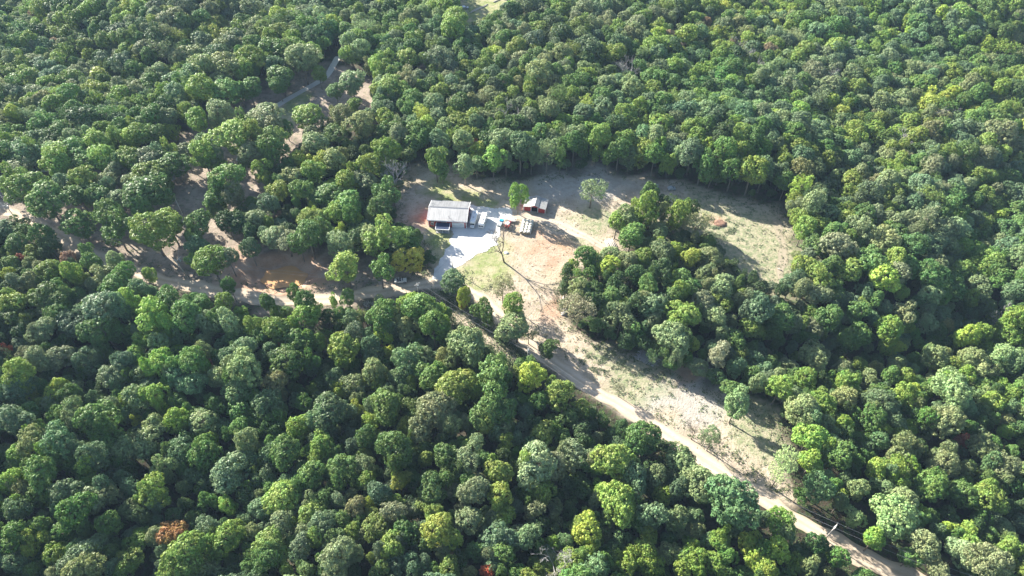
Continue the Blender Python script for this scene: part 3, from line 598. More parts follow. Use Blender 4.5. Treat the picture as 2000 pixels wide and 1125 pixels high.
# ---- fill the rest of the forest
rp_ = np.array(ROAD, float); VISTOP = np.array([(878,-60),(1100,-60),(1000,20),(945,55),(905,78),(892,60),(884,20)], float); VISSTR = np.array([(880,595),(905,610),(960,655),(1020,695),(1010,716),(950,684),(900,645)], float)
def road_px(x, y): return float(dist_line(rp_, np.array([x]), np.array([y]))[0])
def fill():
    cpx = 0
    cell = 4.0; grid = {}
    def put(x, y, r): grid.setdefault((int(x//cell), int(y//cell)), []).append((x, y, r))
    for u in used: put(*u)
    def ok(x, y, r, k):
        a, b = int(x//cell), int(y//cell)
        for i in range(a-3, a+4):
            for j in range(b-3, b+4):
                for (u, v, w) in grid.get((i, j), ()):
                    if (u-x)**2+(v-y)**2 < (k*(r+w))**2: return False
        return True
    N = 120000
    X = rng.uniform(-385, 385, N); Y = rng.uniform(35, 455, N)
    dep = Y*math.cos(PITCH)+(CAM_H-8)*math.sin(PITCH); sel = np.abs(X) < dep*.75+34
    X, Y = X[sel], Y[sel]; HZ = height(X, Y)
    clear = np.minimum.reduce([sdist(wYARD, X, Y), sdist(wSTRIP, X, Y), sdist(wTOPF, X, Y), dist_line(wROAD, X, Y)-5.2, dist_line(wCONC, X, Y)-4])
    inW = inside(wWOODS, X, Y); inC = inside(wCENTRE, X, Y)
    upz = [proj(x, y, h+9) for x, y, h in zip(X, Y, HZ)]
    out = []; up = np.array(upz); RD = dist_line(rp_, up[:, 0], up[:, 1])
    for x, y, h, cl, w, c, (px, py, dp), rd in zip(X, Y, HZ, clear, inW, inC, upz, RD):
        if cl < 1.5 or w: continue
        listed = (1090 < px < 1530 and 395 < py < 620) or (px < 420 and py > 440) or (py > 585 and (px < 1000 or py > 880 or px > 1480 or 1180 < px)) or c
        if (585 < py < 1160 and -20 < px < 2020) or c or (1090 < px < 1530 and 395 < py < 620) or (-20 < px < 420 and py > 440):
            r = rng.uniform(1.6, 3.0); k = .74; Hh = rng.uniform(6, 10.5); tn = rng.choice(list('dgbsl'), p=[.3, .3, .2, .1, .1])
        else:
            far = py < 300; r = rng.uniform(2.6, 4.8)*(1.0 if rng.random() > .12 else 1.25) if far else rng.uniform(2.3, 4.9); k = .64; Hh = r*1.7+rng.uniform(4.5, 8.5)
            ridge = .5+.5*math.sin(x/40+y/55)
            p = np.array([.05, .27, .17, .22+.08*ridge, .24+.08*ridge, .035, .012]); p /= p.sum()
            tn = rng.choice(list('dgbslyo'), p=p)
        if cl < r*.55: continue
        if py < 420 and px > 960 and cl < 14: Hh += 2.6
        if cpx < 4000:
            hh = h+Hh-r*.95; qx, qy, qd = proj(x, y, hh); rp = r*FOC/qd
            if rd < rp+9: continue
            if ((880 < qx < 1060 and qy < 110) or (860 < qx < 1040 and 560 < qy < 760)) and (inside(VISTOP, np.array([qx]), np.array([qy+rp*.6]))[0] or inside(VISSTR, np.array([qx]), np.array([qy-rp*.5]))[0]): continue
        if not ok(x, y, r, k): continue
        put(x, y, r)
        out.append(dict(x=x, y=y, g=h, R=r*1.1, H=Hh, t=tn, i=int(rng.choice([0, 1, 2, 3, 4, 5, 6, 7, 8, 9, 12, 13, 14, 15, 16, 17])), px=px, py=py, r=r*FOC/dp, kind='fill'))
    return out
filled = fill()
def understory():
    N = 9000; X = rng.uniform(-385, 385, N); Y = rng.uniform(35, 455, N)
    sel = np.abs(X) < (Y*math.cos(PITCH)+(CAM_H-8)*math.sin(PITCH))*.75+34; X, Y = X[sel], Y[sel]; HZ = height(X, Y)
    cl = np.minimum.reduce([sdist(wYARD, X, Y), sdist(wSTRIP, X, Y), sdist(wTOPF, X, Y), sdist(wWOODS, X, Y), dist_line(wROAD, X, Y)-5, dist_line(wCONC, X, Y)-4])
    out = []
    for x, y, h, c in zip(X, Y, HZ, cl):
        if c < 2: continue
        r = rng.uniform(1.3, 2.6)
        out.append(dict(x=x, y=y, g=h-.3, R=r, H=r*1.9+rng.uniform(.5, 2.5), t=rng.choice(list('dgbsl'), p=[.3, .3, .15, .15, .1]), i=int(rng.choice([0, 1, 2, 4, 5, 6])), px=0, py=0, r=0, kind='under'))
    return out
under = understory()
def companions():
    out = []
    for t in [t for t in trees if t['kind'] == 'survey' and t['r'] >= 19]:
        for _ in range(2 if t['r'] > 24 else 1):
            a = rng.uniform(0, 6.283); f = rng.uniform(.62, .95); x = t['x']+math.cos(a)*t['R']*f; y = t['y']+math.sin(a)*t['R']*f
            A = (np.array([x]), np.array([y])); c = min(float(sdist(q, *A)[0]) for q in (wYARD, wSTRIP, wTOPF)); c = min(c, float(dist_line(wROAD, *A)[0])-9)
            r = t['R']*rng.uniform(.42, .66)
            if c < r+1.5: continue
            px, py, dp = proj(x, y, t['g']+t['H']*.6)
            if dist_line(rp_, np.array([px]), np.array([py]))[0] < r*FOC/dp+10: continue
            out.append(dict(x=x, y=y, g=hz(x, y), R=r, H=t['H']*rng.uniform(.74, .98), t=t['t'] if rng.random() < .6 else rng.choice(list('gsbl')), i=int(rng.choice([0, 3, 4, 5, 8, 12, 13, 14, 17])), px=px, py=py, r=0, kind='under'))
    return out
under += companions()
print('survey', len(trees), 'fill', len(filled))
# ---- a tree thing = empty > trunk, crown
def make_tree(t, name, label, cat, group):
    root = bpy.data.objects.new(name, None); COL.objects.link(root); root.empty_display_size = .5
    root.location = (t['x'], t['y'], t['g']); s = t['R']/TR
    root.rotation_euler = (0, 0, random.uniform(0, 6.28)); root.scale = (s*random.uniform(.93, 1.07), s*random.uniform(.93, 1.07), t['H']/TH)
    tag(root, label, cat, group)
    a = bpy.data.objects.new('trunk', TRUNK[t['i']]); b = bpy.data.objects.new('crown', CROWN[t['i']])
    for o in (a, b): COL.objects.link(o); o.parent = root
    b.color = tuple(np.array(jitter(t['t']))*stand(t['x'], t['y']))+(1,)
    return root
visible = [t for t in trees+filled if t['kind'] in ('survey', 'fill') and -5 < t['px'] < 2005 and -5 < t['py'] < 1130]
visible.sort(key=lambda t: -t['r']*(.62 if t['kind'] == 'fill' else 1))
indiv = visible[:298]; ids = set(id(t) for t in indiv)
LM = [(338,1040,'the orange tinged tree'),(1085,1070,'the white dead tree'),(952,1113,'the red tree at the bottom'),(345,820,'the yellowish round tree'),(106,755,'the bright yellow left tree'),
      (1646,964,'the slender yellowing tree'),(1880,860,'the dark red trees'),(1753,675,'the vivid yellow green tree'),(878,420,'the red barn'),(548,536,'the clay pit'),(1268,700,'the lumber stack'),
      (805,503,'the golden tree'),(1621,1040,'the lower utility pole'),(1426,790,'the round field tree'),(762,685,'the vivid green small tree'),(315,957,'the big light green crown'),(978,985,'the yellow green column')]
FORM = {0:'round',1:'domed',2:'broad',3:'tall',4:'ragged',5:'rounded',6:'spreading',7:'upright',8:'uneven',9:'thin',10:'airy',11:'pointed',12:'ragged',13:'rounded',14:'uneven',15:'wide',16:'full',17:'loose'}
seen = set()
for t in sorted(indiv, key=lambda t: (t['py'], t['px'])):
    size = 'large' if t['r'] > 31 else ('small' if t['r'] < 21 else 'medium')
    best = min(LM, key=lambda l: math.hypot(l[0]-t['px'], l[1]-t['py'])); dx, dy = t['px']-best[0], t['py']-best[1]; dd = math.hypot(dx, dy)
    if 8 < dd < 75: where = ('left of ' if dx < 0 else 'right of ') if abs(dx) > abs(dy) else ('above ' if dy < 0 else 'below '); where = where+best[2]
    else: where = 'in the forest'
    lab = '%s %s %s tree %s, %d%% across, %d%% down the photo' % (size, TNAME[t['t']], FORM[t['i']], where, round(t['px']/20), round(t['py']/11.25))
    w = lab.split()
    if len(w) > 16: lab = '%s %s tree %s, %d%% across, %d%% down' % (size, TNAME[t['t']], where, round(t['px']/20), round(t['py']/11.25))
    make_tree(t, 'broadleaf_tree', lab, 'tree', 'broadleaf forest trees')
for t in trees:
    if t['kind'] == 'single': make_tree(t, t['name'], t['lab'], 'tree', None)
    elif t['kind'] == 'autumn': make_tree(t, 'autumn_tree', t['lab'], 'tree', 'autumn coloured trees')
# ---- the rest of the forest: one object, instances by geometry nodes
def forest_rest(rest):
    n = len(rest); me = bpy.data.meshes.new('forest')
    me.from_pydata([(t['x'], t['y'], t['g']) for t in rest], [], [])
    def A(nm, ty, key, arr):
        a = me.attributes.new(nm, ty, 'POINT'); a.data.foreach_set(key, np.asarray(arr).ravel())
    A('idx', 'INT', 'value', [t['i'] for t in rest])
    A('rot', 'FLOAT_VECTOR', 'vector', np.array([(0, 0, rng.uniform(0, 6.28)) for t in rest], np.float32))
    A('scl', 'FLOAT_VECTOR', 'vector', np.array([(t['R']/TR*rng.uniform(.92, 1.08), t['R']/TR*rng.uniform(.92, 1.08), t['H']/TH) for t in rest], np.float32))
    A('col', 'FLOAT_COLOR', 'color', np.array([tuple(np.array(jitter(t['t']))*stand(t['x'], t['y']))+(1,) for t in rest], np.float32))
    ng = bpy.data.node_groups.new('forest', 'GeometryNodeTree')
    ng.interface.new_socket('Geometry', in_out='INPUT', socket_type='NodeSocketGeometry'); ng.interface.new_socket('Geometry', in_out='OUTPUT', socket_type='NodeSocketGeometry')
    N = ng.nodes.new; gi, go = N('NodeGroupInput'), N('NodeGroupOutput')
    ci = N('GeometryNodeCollectionInfo'); ci.inputs['Collection'].default_value = lib; ci.inputs['Separate Children'].default_value = True; ci.inputs['Reset Children'].default_value = True
    ip = N('GeometryNodeInstanceOnPoints'); ip.inputs['Pick Instance'].default_value = True
    def na(nm, ty):
        a = N('GeometryNodeInputNamedAttribute'); a.data_type = ty; a.inputs['Name'].default_value = nm; return a.outputs['Attribute']
    L = ng.links.new
    e2r = N('FunctionNodeEulerToRotation')
    L(gi.outputs[0], ip.inputs['Points']); L(ci.outputs[0], ip.inputs['Instance']); L(na('idx', 'INT'), ip.inputs['Instance Index'])
    L(na('rot', 'FLOAT_VECTOR'), e2r.inputs[0]); L(e2r.outputs[0], ip.inputs['Rotation']); L(na('scl', 'FLOAT_VECTOR'), ip.inputs['Scale'])
    L(ip.outputs[0], go.inputs[0])
    o = bpy.data.objects.new('forest', me); COL.objects.link(o); md = o.modifiers.new('forest', 'NODES'); md.node_group = ng
    tag(o, 'the rest of the mixed green deciduous forest around the clearing', 'forest', None, 'stuff')
forest_rest([t for t in trees+filled if t['kind'] in ('survey', 'fill') and id(t) not in ids]+under)
# ---- bare and dead trees
def dead_tree(name, label, x, y, g, H, wood, seed, spread=.9, depth=5, cx=None):
    root = thing(name, label, 'tree', (x, y, g)); rnd = random.Random(seed); tr = MB(); br = MB()
    def grow(p, d, L, r, lv):
        pts = [p]; q = p
        for k in range(3):
            d = (d+Vector((rnd.uniform(-1, 1), rnd.uniform(-1, 1), rnd.uniform(-.4, .6)))*.16).normalized(); q = q+d*L/3; pts.append(q)
        (tr if lv == 0 else br).tube(pts, [r, r*.85, r*.7, r*.55], 6 if lv < 2 else 4)
        if lv >= depth: return
        for k in range(rnd.choice([2, 3, 3, 4]) if lv else 4):
            nd = (d+Vector((rnd.uniform(-1, 1), rnd.uniform(-1, 1), rnd.uniform(-.35, .55)))*spread).normalized()
            at = pts[rnd.choice([2, 3, 3])]; grow(at, nd, L*rnd.uniform(.55, .8), max(.028, r*.55), lv+1)
    grow(Vector((0, 0, -.5)), Vector((0, 0, 1)), H*.38, H*.021, 0)
    tr.build('trunk', wood, root, smooth=True); br.build('branches', wood, root)
for k, (bx, by, h, lab, cx_, cy_, nm) in enumerate(DEAD):
    if by-cy_ < 40 and nm == 'dead_tree': x, y = gp(cx_, cy_, hz(*gp(cx_, cy_))+h*.8)   # stands among the canopy
    else: x, y = gp(bx, by)
    if nm == 'dead_tree' and k not in (2,): h *= 1.25
    dead_tree(nm, lab, x, y, hz(x, y), h, M['brownwood'] if nm == 'bare_tree' else M['deadwood'], 31+k, 1.15 if k == 2 else .85, 5)
# ------------------------------------------------------------------ big red barn
def barn():
    a, b = gp(838, 442), gp(911, 446); ang = math.atan2(b[1]-a[1], b[0]-a[0]); Wd = math.hypot(b[0]-a[0], b[1]-a[1])
    t = thing('barn', 'large red metal barn with grey ridged roof and white garage door', 'barn', (a[0], a[1], 0), ang)
    D, E, Rg = 10.8, 3.7, 5.25; md = D/2
    w = MB(); w.prism([(0, -.3), (D, -.3), (D, E), (md, Rg), (0, E)], 0, Wd, 'x'); w.build('wall', M['red'], t)
    for s, n in ((0, 1), (1, -1)):
        y0, y1 = (-.45, md) if s == 0 else (D+.45, md); z0 = E-.45*(Rg-E)/md
        r = MB(); r.prism([(y0, z0+.03), (y1, Rg+.03), (y1, Rg+.15), (y0, z0+.15)], -.35, Wd+.35, 'x'); r.build('roof', M['roof'], t)
    rc = MB(); rc.prism([(md-.35, Rg+.075), (md, Rg+.16), (md+.35, Rg+.075), (md, Rg+.24)], -.36, Wd+.36, 'x'); rc.build('ridge_cap', M['steel'], t)
    for x0, x1 in ((-.50, -.355), (Wd+.355, Wd+.50)):
        for y0, y1 in ((-.47, md), (D+.47, md)):
            z0 = E-.47*(Rg-E)/md
            tm = MB(); tm.prism([(y0, z0-.16), (y1, Rg-.12), (y1, Rg+.19), (y0, z0+.17)], x0, x1, 'x'); tm.build('gable_trim', M['white'], t)
    for x in (0, Wd):
        for y in (0, D):
            c = MB(); c.box(x-.13, x+.13, y-.13, y+.13, 0, E-.2); c.build('corner_trim', M['white'], t)
    c = MB(); c.box(-.34, Wd+.34, -.58, -.46, E-.3, E-.08); c.build('gutter', M['white'], t)
    gx0, gx1 = Wd*.635, Wd*.94
    g = MB(); g.box(gx0, gx1, -.06, .02, 0, 2.55); gd = g.build('garage_door', M['door'], t)
    f = MB(); f.box(gx0-.16, gx0-.002, -.09, .02, 0, 2.70); f.box(gx1+.002, gx1+.16, -.09, .02, 0, 2.70); f.box(gx0, gx1, -.09, .02, 2.552, 2.70); f.build('door_frame', M['white'], gd)
    for k in range(1, 4):
        s = MB(); s.box(gx0+.01, gx1-.01, -.075, -.062, k*.64-.02, k*.64+.02); s.build('panel_joint', M['rvgrey'], gd)
    for (x0, x1, z0, z1) in ((.95, 1.85, .85, 1.95), (1.2, 2.1, 2.45, 3.15), (5.1, 6.9, 2.7, 3.3)):
        f = MB(); f.box(x0-.14, x1+.14, -.08, .02, z0-.14, z1+.14); fo = f.build('window', M['white'], t)
        p = MB()
        mid = (x0+x1)/2; p.box(x0, mid-.04, -.10, -.083, z0, z1); p.box(mid+.04, x1, -.10, -.083, z0, z1); p.build('pane', M['glass'], fo)
    d = MB(); d.box(4.3, 5.3, -.06, .02, 0, 2.1); dd = d.build('door', M['white'], t)
    k = MB(); k.box(5.1, 5.18, -.12, -.062, .98, 1.06); k.build('handle', M['steel'], dd)
    d = MB(); d.box(2.6, 2.9, -.08, .02, .3, 1.7); d.build('meter_box', M['rvgrey'], t)
    # porch
    px0, px1 = 3.25, 8.3
    pr = MB(); pr.prism([(-3.5, 1.95), (-.09, 2.3), (-.09, 2.42), (-3.5, 2.07)], px0, px1, 'x'); po = pr.build('porch_roof', M['tar'], t)
    e = MB()
    e.box(px0-.18, px1+.18, -3.66, -3.505, 1.86, 2.12); e.prism([(-3.5, 1.88), (-.10, 2.23), (-.10, 2.48), (-3.5, 2.13)], px0-.18, px0-.004, 'x'); e.prism([(-3.5, 1.88), (-.10, 2.23), (-.10, 2.48), (-3.5, 2.13)], px1+.004, px1+.18, 'x')
    e.build('fascia', M['white'], po)
    for x in (px0+.05, (px0+px1)/2, px1-.05):
        p = MB(); p.box(x-.09, x+.09, -3.45, -3.27, .12, 1.96); p.build('porch_post', M['white'], t)
    p = MB(); p.box(px0, px1, -3.5, -.12, 0, .12); p.build('porch_floor', M['concrete'], t)
    p = MB(); p.box(px0+.2, px0+1.9, -3.0, -2.94, .95, 1.05); p.box(px1-1.7, px1-.2, -3.0, -2.94, .95, 1.05)
    for q in range(9): p.box(px0+.3+q*.19, px0+.35+q*.19, -2.99, -2.95, .12, .95); p.box(px1-1.65+q*.16, px1-1.6+q*.16, -2.99, -2.95, .12, .95)
    p.build('porch_railing', M['white'], t)
    v = MB(); v.cyl((7.9, 1.0, 4.1), (7.9, 1.0, 4.9), .09); v.cyl((7.9, 1.0, 4.9), (7.9, 1.0, 5.02), .17); v.build('vent_pipe', M['steel'], t)
    u = MB(); u.box(Wd+.08, Wd+.75, 7.5, 8.5, 0, 1.0); u.build('air_conditioner', M['rvgrey'], t)
barn()
# ------------------------------------------------------------------ small red shed (raised centre aisle)
def shed():
    a, b = gp(1023, 411), gp(1064.5, 417); ang = math.atan2(b[1]-a[1], b[0]-a[0]); Wd = math.hypot(b[0]-a[0], b[1]-a[1]); D = 5.8
    t = thing('shed', 'small red shed with raised centre bay and pale roof, open in the middle', 'shed', (a[0], a[1], 0), ang)
    x1, x2 = Wd*.34, Wd*.66; mx = (x1+x2)/2
    w = MB(); w.prism([(0, -.2), (x1, -.2), (x1, 2.5), (0, 2.15)], 0, D, 'y'); w.build('side_bay', M['redd'], t)
    w = MB(); w.prism([(x2, -.2), (Wd, -.2), (Wd, 2.15), (x2, 2.5)], 0, D, 'y'); w.build('side_bay', M['redd'], t)
    w = MB(); w.prism([(x1+.003, 2.35), (x2-.003, 2.35), (x2-.003, 2.75), (mx, 3.35), (x1+.003, 2.75)], .05, .15, 'y'); w.build('centre_gable', M['redd'], t)
    w = MB(); w.box(x1+.003, x2-.003, D-.12, D-.003, -.1, 2.9); w.build('back_wall', M['redd'], t)
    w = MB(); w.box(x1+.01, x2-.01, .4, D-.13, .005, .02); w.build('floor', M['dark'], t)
    for p in ([(-.25, 2.13), (x1-.004, 2.58), (x1-.004, 2.68), (-.25, 2.23)], [(x2+.004, 2.58), (Wd+.25, 2.13), (Wd+.25, 2.23), (x2+.004, 2.68)],
              [(x1-.2, 2.72), (mx-.003, 3.42), (mx-.003, 3.53), (x1-.2, 2.83)], [(mx+.003, 3.42), (x2+.2, 2.72), (x2+.2, 2.83), (mx+.003, 3.53)]):
        r = MB(); r.prism(p, -.3, D+.3, 'y'); r.build('roof', M['shedroof'], t)
    for x in (0, x1, x2, Wd):
        c = MB(); c.box(x-.11, x+.11, -.12, .045, 0, 2.25 if x in (0, Wd) else 2.72); c.build('corner_trim', M['white'], t)
    c = MB(); c.box(Wd-.10, Wd+.14, D-.12, D+.1, 0, 2.1); c.build('corner_trim', M['white'], t)
shed()
# ------------------------------------------------------------------ vehicles
def wheel(parent, x, y, r=.38, w=.24, name='wheel'):
    o = MB(); o.cyl((x, y-w/2, r), (x, y+w/2, r), r, 18); tw = o.build(name, M['tyre'], parent, smooth=False)
    h = MB(); h.cyl((x, y-w/2-.012, r), (x, y+w/2+.012, r), r*.55, 12); h.build('rim', M['rvgrey'], tw)
def at(px, py): x, y = gp(px, py); return (x, y, .1)
def motorhome():   # length along x, nose at -x
    p0, p1 = gp(927.5, 424), gp(921.5, 445); ang = math.atan2(p0[1]-p1[1], p0[0]-p1[0])
    t = thing('motorhome', 'white boxy motorhome parked in the shade against the barn', 'motorhome', (p1[0]+.25, p1[1], .09), ang); L = 7.2; t.scale = (.95, .86, .95)
    b = MB(); b.prism([(1.3, .55), (L, .55), (L, 2.95), (.9, 2.95), (.25, 2.75), (.15, 2.1), (1.0, 1.95)], -1.2, 1.2, 'y'); b.build('body', M['rvwhite'], t, bevel=.06)
    c = MB(); c.prism([(-.75, .45), (1.28, .45), (1.28, 1.93), (.55, 1.9), (.12, 1.3), (-.7, 1.15)], -.98, .98, 'y'); c.build('cab', M['rvwhite'], t, bevel=.05)
    g = MB(); g.add([(.12, -.85, 1.34), (.12, .85, 1.34), (.50, .85, 1.86), (.50, -.85, 1.86)], [(0, 1, 2, 3)]); g.v = [(x-.07, y, z+.04) for x, y, z in g.v]; g.build('windshield', M['glass'], t)
    for y in (-1.215, 1.205):
        for x0, x1 in ((2.0, 3.1), (4.2, 5.6)):
            w = MB(); w.box(x0, x1, y, y+.012, 1.7, 2.35); w.build('window', M['glass'], t)
    for x in (2.6, 5.4):
        v = MB(); v.box(x, x+.7, -.35, .35, 2.95, 3.14); v.build('roof_vent', M['rvgrey'], t)
    for x in (.1, 5.3):
        for y in (-.95, .95): wheel(t, x, y)
def camping_trailer():
    p0, p1 = gp(945, 425), gp(937.5, 448); ang = math.atan2(p0[1]-p1[1], p0[0]-p1[0])
    t = thing('camping_trailer', 'long white camping trailer half in sun right of the motorhome', 'trailer', (p1[0]+.4, p1[1], .09), ang); L = 7.4; t.scale = (.95, .86, .95)
    b = MB(); b.prism([(0, .5), (L, .5), (L, 2.7), (.7, 2.7), (.05, 2.1)], -1.2, 1.2, 'y'); b.build('body', M['rvwhite'], t, bevel=.07)
    for y0, y1 in ((-.95, -.12), (.12, .95)):
        w = MB(); w.add([(-.02, y0, 1.35), (-.02, y1, 1.35), (.01, y1, 1.95), (.01, y0, 1.95)], [(0, 1, 2, 3)]); w.build('window', M['glass'], t)
    for y in (-1.215, 1.205):
        for x0, x1 in ((1.5, 2.6), (4.6, 5.8)):
            w = MB(); w.box(x0, x1, y, y+.012, 1.5, 2.1); w.build('window', M['glass'], t)
    v = MB(); v.box(3, 3.8, -.4, .4, 2.7, 2.95); v.build('roof_vent', M['rvgrey'], t)
    h = MB(); h.tube([(L, -.5, .5), (L+1.2, 0, .5)], .05); h.tube([(L, .5, .5), (L+1.2, 0, .5)], .05); h.box(L+1.1, L+1.3, -.08, .08, 0, .6); h.build('hitch', M['steel'], t)
    for x in (3.3, 4.2):
        for y in (-1.08, 1.08): wheel(t, x, y, .34, .22)
def tractor():
    x, y = gp(991.5, 445); t = thing('tractor', 'red tractor with a white canopy parked beside the gravel', 'tractor', (x, y, .05), R(70))
    b = MB(); b.box(.55, 2.5, -.42, .42, .75, 1.45); b.build('hood', M['tractor'], t, bevel=.08)
    b = MB(); b.box(-.7, .55, -.55, .55, .6, 1.15); b.build('chassis', M['tractor'], t, bevel=.05)
    for y_ in (-.72, .72):
        f = MB(); f.prism([(-1.1, .9), (-1.0, 1.35), (-.5, 1.62), (.2, 1.5), (.35, 1.0), (.2, 1.0), (0, 1.35), (-.5, 1.45), (-.85, 1.2), (-1.0, .9)], y_-.2, y_+.2, 'y'); f.build('fender', M['tractor'], t)
        wheel(t, -.45, y_*1.12, .78, .42); wheel(t, 2.05, y_*.95, .45, .26)
    s = MB(); s.box(-.55, -.05, -.28, .28, 1.16, 1.32); s.box(-.65, -.52, -.28, .28, 1.3, 1.8); s.build('seat', M['tyre'], t, bevel=.04)
    c = MB(); c.box(-1.05, .75, -.78, .78, 2.5, 2.6); cp = c.build('canopy', M['rvwhite'], t, bevel=.03)
    for sx in (-.95, .6):
        for sy in (-.6, .6): q = MB(); q.cyl((sx, sy, 1.1), (sx, sy, 2.5), .035, 8); q.build('canopy_post', M['steel'], t)
    w = MB(); w.cyl((.4, 0, 1.2), (.2, 0, 1.72), .03, 8); w.cyl((.2, 0, 1.7), (.18, 0, 1.75), .2, 14); w.build('steering_wheel', M['tyre'], t)
    e = MB(); e.cyl((1.6, .2, 1.45), (1.6, .2, 2.1), .04, 8); e.build('exhaust_pipe', M['steel'], t)
    l = MB(); l.tube([(.6, -.6, 1.2), (2.2, -.6, 1.1), (3.1, -.6, .4)], .06, 6); l.tube([(.6, .6, 1.2), (2.2, .6, 1.1), (3.1, .6, .4)], .06, 6); l.build('loader_arm', M['tractor'], t)
    l = MB(); l.prism([(3.0, .1), (3.55, .1), (3.6, .18), (3.12, .22), (3.05, .75), (2.98, .75)], -.9, .9, 'y'); l.build('bucket', M['steel'], t)
def utility_trailer():
    p0, p1 = gp(980, 436), gp(974.5, 446); ang = math.atan2(p0[1]-p1[1], p0[0]-p1[0])
    t = thing('covered_trailer', 'small grey trailer with a bright blue cover on its far end', 'trailer', (p1[0], p1[1], .09), ang)
    b = MB(); b.box(0, 3.6, -.75, .75, .5, 1.35); b.build('box', M['grey'], t, bevel=.04)
    c = MB(); c.prism([(2.3, 1.34), (3.66, 1.34), (3.6, 1.75), (2.5, 1.75)], -.79, .79, 'y'); c.build('cover', M['blue'], t, bevel=.05)
    for y in (-.85, .85): wheel(t, 1.7, y, .32, .2)
    h = MB(); h.tube([(-.02, -.3, .5), (-1.1, 0, .45)], .04); h.tube([(-.02, .3, .5), (-1.1, 0, .45)], .04); h.build('drawbar', M['steel'], t)
def flat_trailer():
    x, y = gp(997, 431); t = thing('flatbed_trailer', 'pale flatbed trailer loaded with white boards above the tractor', 'trailer', (x, y, .05), R(-14))
    b = MB(); b.box(-2.3, 2.3, -1.1, 1.1, .62, .74); b.build('deck', M['board'], t, bevel=.02)
    for k in range(7):
        q = MB(); q.box(-2.1+.05*k, 1.9-.07*k, -1.0+.28*k, -.76+.28*k, .745, .9+.07*(k % 3)); q.build('board_stack', M['board'], t)
    for sx in (-.5, .4):
        for y_ in (-1.22, 1.22): wheel(t, sx, y_, .34, .2)
    for y_ in (-1.08, 1.0):
        r = MB(); r.box(-2.3, 2.3, y_, y_+.06, 1.35, 1.42)
        for k in range(5): r.box(-2.28+k*1.12, -2.2+k*1.12, y_, y_+.06, .745, 1.35)
        r.build('side_rail', M['white'], t)
    h = MB(); h.tube([(2.3, -.5, .6), (3.4, 0, .5)], .045); h.tube([(2.3, .5, .6), (3.4, 0, .5)], .045); h.build('drawbar', M['steel'], t)
def jeep():
    x, y = gp(783, 551); t = thing('jeep', 'white open topped jeep parked on the roadside under the trees', 'jeep', (x, y, .05), R(8))
    b = MB(); b.prism([(-2.1, .5), (2.1, .5), (2.1, 1.05), (1.0, 1.15), (-2.1, 1.1)], -.85, .85, 'y'); b.build('body', M['rvwhite'], t, bevel=.06)
    h = MB(); h.box(.95, 2.05, -.7, .7, 1.1, 1.22); h.build('hood', M['rvwhite'], t, bevel=.04)
    s = MB(); s.box(-1.3, .75, -.68, .68, 1.08, 1.125); s.build('cabin_floor', M['dark'], t)
    for sx, sy in ((-.1, -.38), (-.1, .38), (-1.0, 0)):
        q = MB(); q.box(sx-.25, sx+.25, sy-.25, sy+.25, 1.12, 1.3); q.box(sx-.32, sx-.2, sy-.25, sy+.25, 1.28, 1.75); q.build('seat', M['tyre'], t, bevel=.03)
    w = MB(); w.prism([(.85, 1.15), (.9, 1.15), (.72, 1.75), (.67, 1.75)], -.72, .72, 'y'); w.build('windshield', M['glass'], t)
    r = MB(); r.tube([(-.5, -.72, 1.1), (-.5, -.7, 1.85), (-.5, .7, 1.85), (-.5, .72, 1.1)], .045, 6); r.tube([(-2.0, -.72, 1.1), (-1.6, -.7, 1.8), (-.5, -.7, 1.85)], .04, 6); r.tube([(-2.0, .72, 1.1), (-1.6, .7, 1.8), (-.5, .7, 1.85)], .04, 6); r.build('roll_bar', M['rvwhite'], t)
    d = MB(); d.box(-2.05, -1.4, -.75, .75, 1.1, 1.2); d.build('rear_deck', M['rvwhite'], t)
    for sx in (-1.35, 1.35):
        for sy in (-.82, .82): wheel(t, sx, sy, .42, .26)
    for sy in (-.5, .5): q = MB(); q.cyl((2.09, sy, .85), (2.14, sy, .85), .11, 12); q.build('headlight', M['silver'], t)
for f in (motorhome, camping_trailer, tractor, utility_trailer, flat_trailer, jeep): f()
# ------------------------------------------------------------------ hay bales: three rows of five
def bale():
    o = MB(); n = 20; prof = [(-.62, .70), (-.58, .76), (-.2, .78), (.2, .77), (.58, .76), (.62, .70)]
    o.tube([(x, 0, .77) for x, _ in prof], [r for _, r in prof], n)
    return o
b0 = None; ords = ['first', 'second', 'third', 'fourth', 'fifth']; rown = ['left', 'middle', 'right']
for ri, (a, b) in enumerate((((1024.5, 434), (1019, 456)), ((1031.5, 435), (1026, 457.5)), ((1038.5, 435.5), (1033, 457.5)))):
    pa, pb = np.array(gp(*a)), np.array(gp(*b)); ang = math.atan2(*(pa-pb)[::-1])
    for k in range(5):
        p = pb+(pa-pb)*(k+.1)/4.2
        lab = 'white wrapped round hay bale, %s from the near end of the %s row' % (ords[k], rown[ri])
        if b0 is None:
            root = thing('hay_bale', lab, 'hay bale', (p[0], p[1], 0), ang, 'hay bales in three rows'); w = bale().build('wrap', M['hay'], root, smooth=True)
            for s in (-1, 1): e = MB(); e.cyl((s*.622, 0, .77), (s*.64, 0, .77), .66, 20); e.build('end_face', M['hayend'], root)
            b0 = root
        else:
            root = b0.copy(); COL.objects.link(root)
            for ch in list(b0.children): c = ch.copy(); COL.objects.link(c); c.parent = root
            root['label'] = lab
        root.location = (p[0]+random.uniform(-.08, .08), p[1], random.uniform(-.04, 0)); root.rotation_euler = (0, 0, ang+random.uniform(-.07, .07))
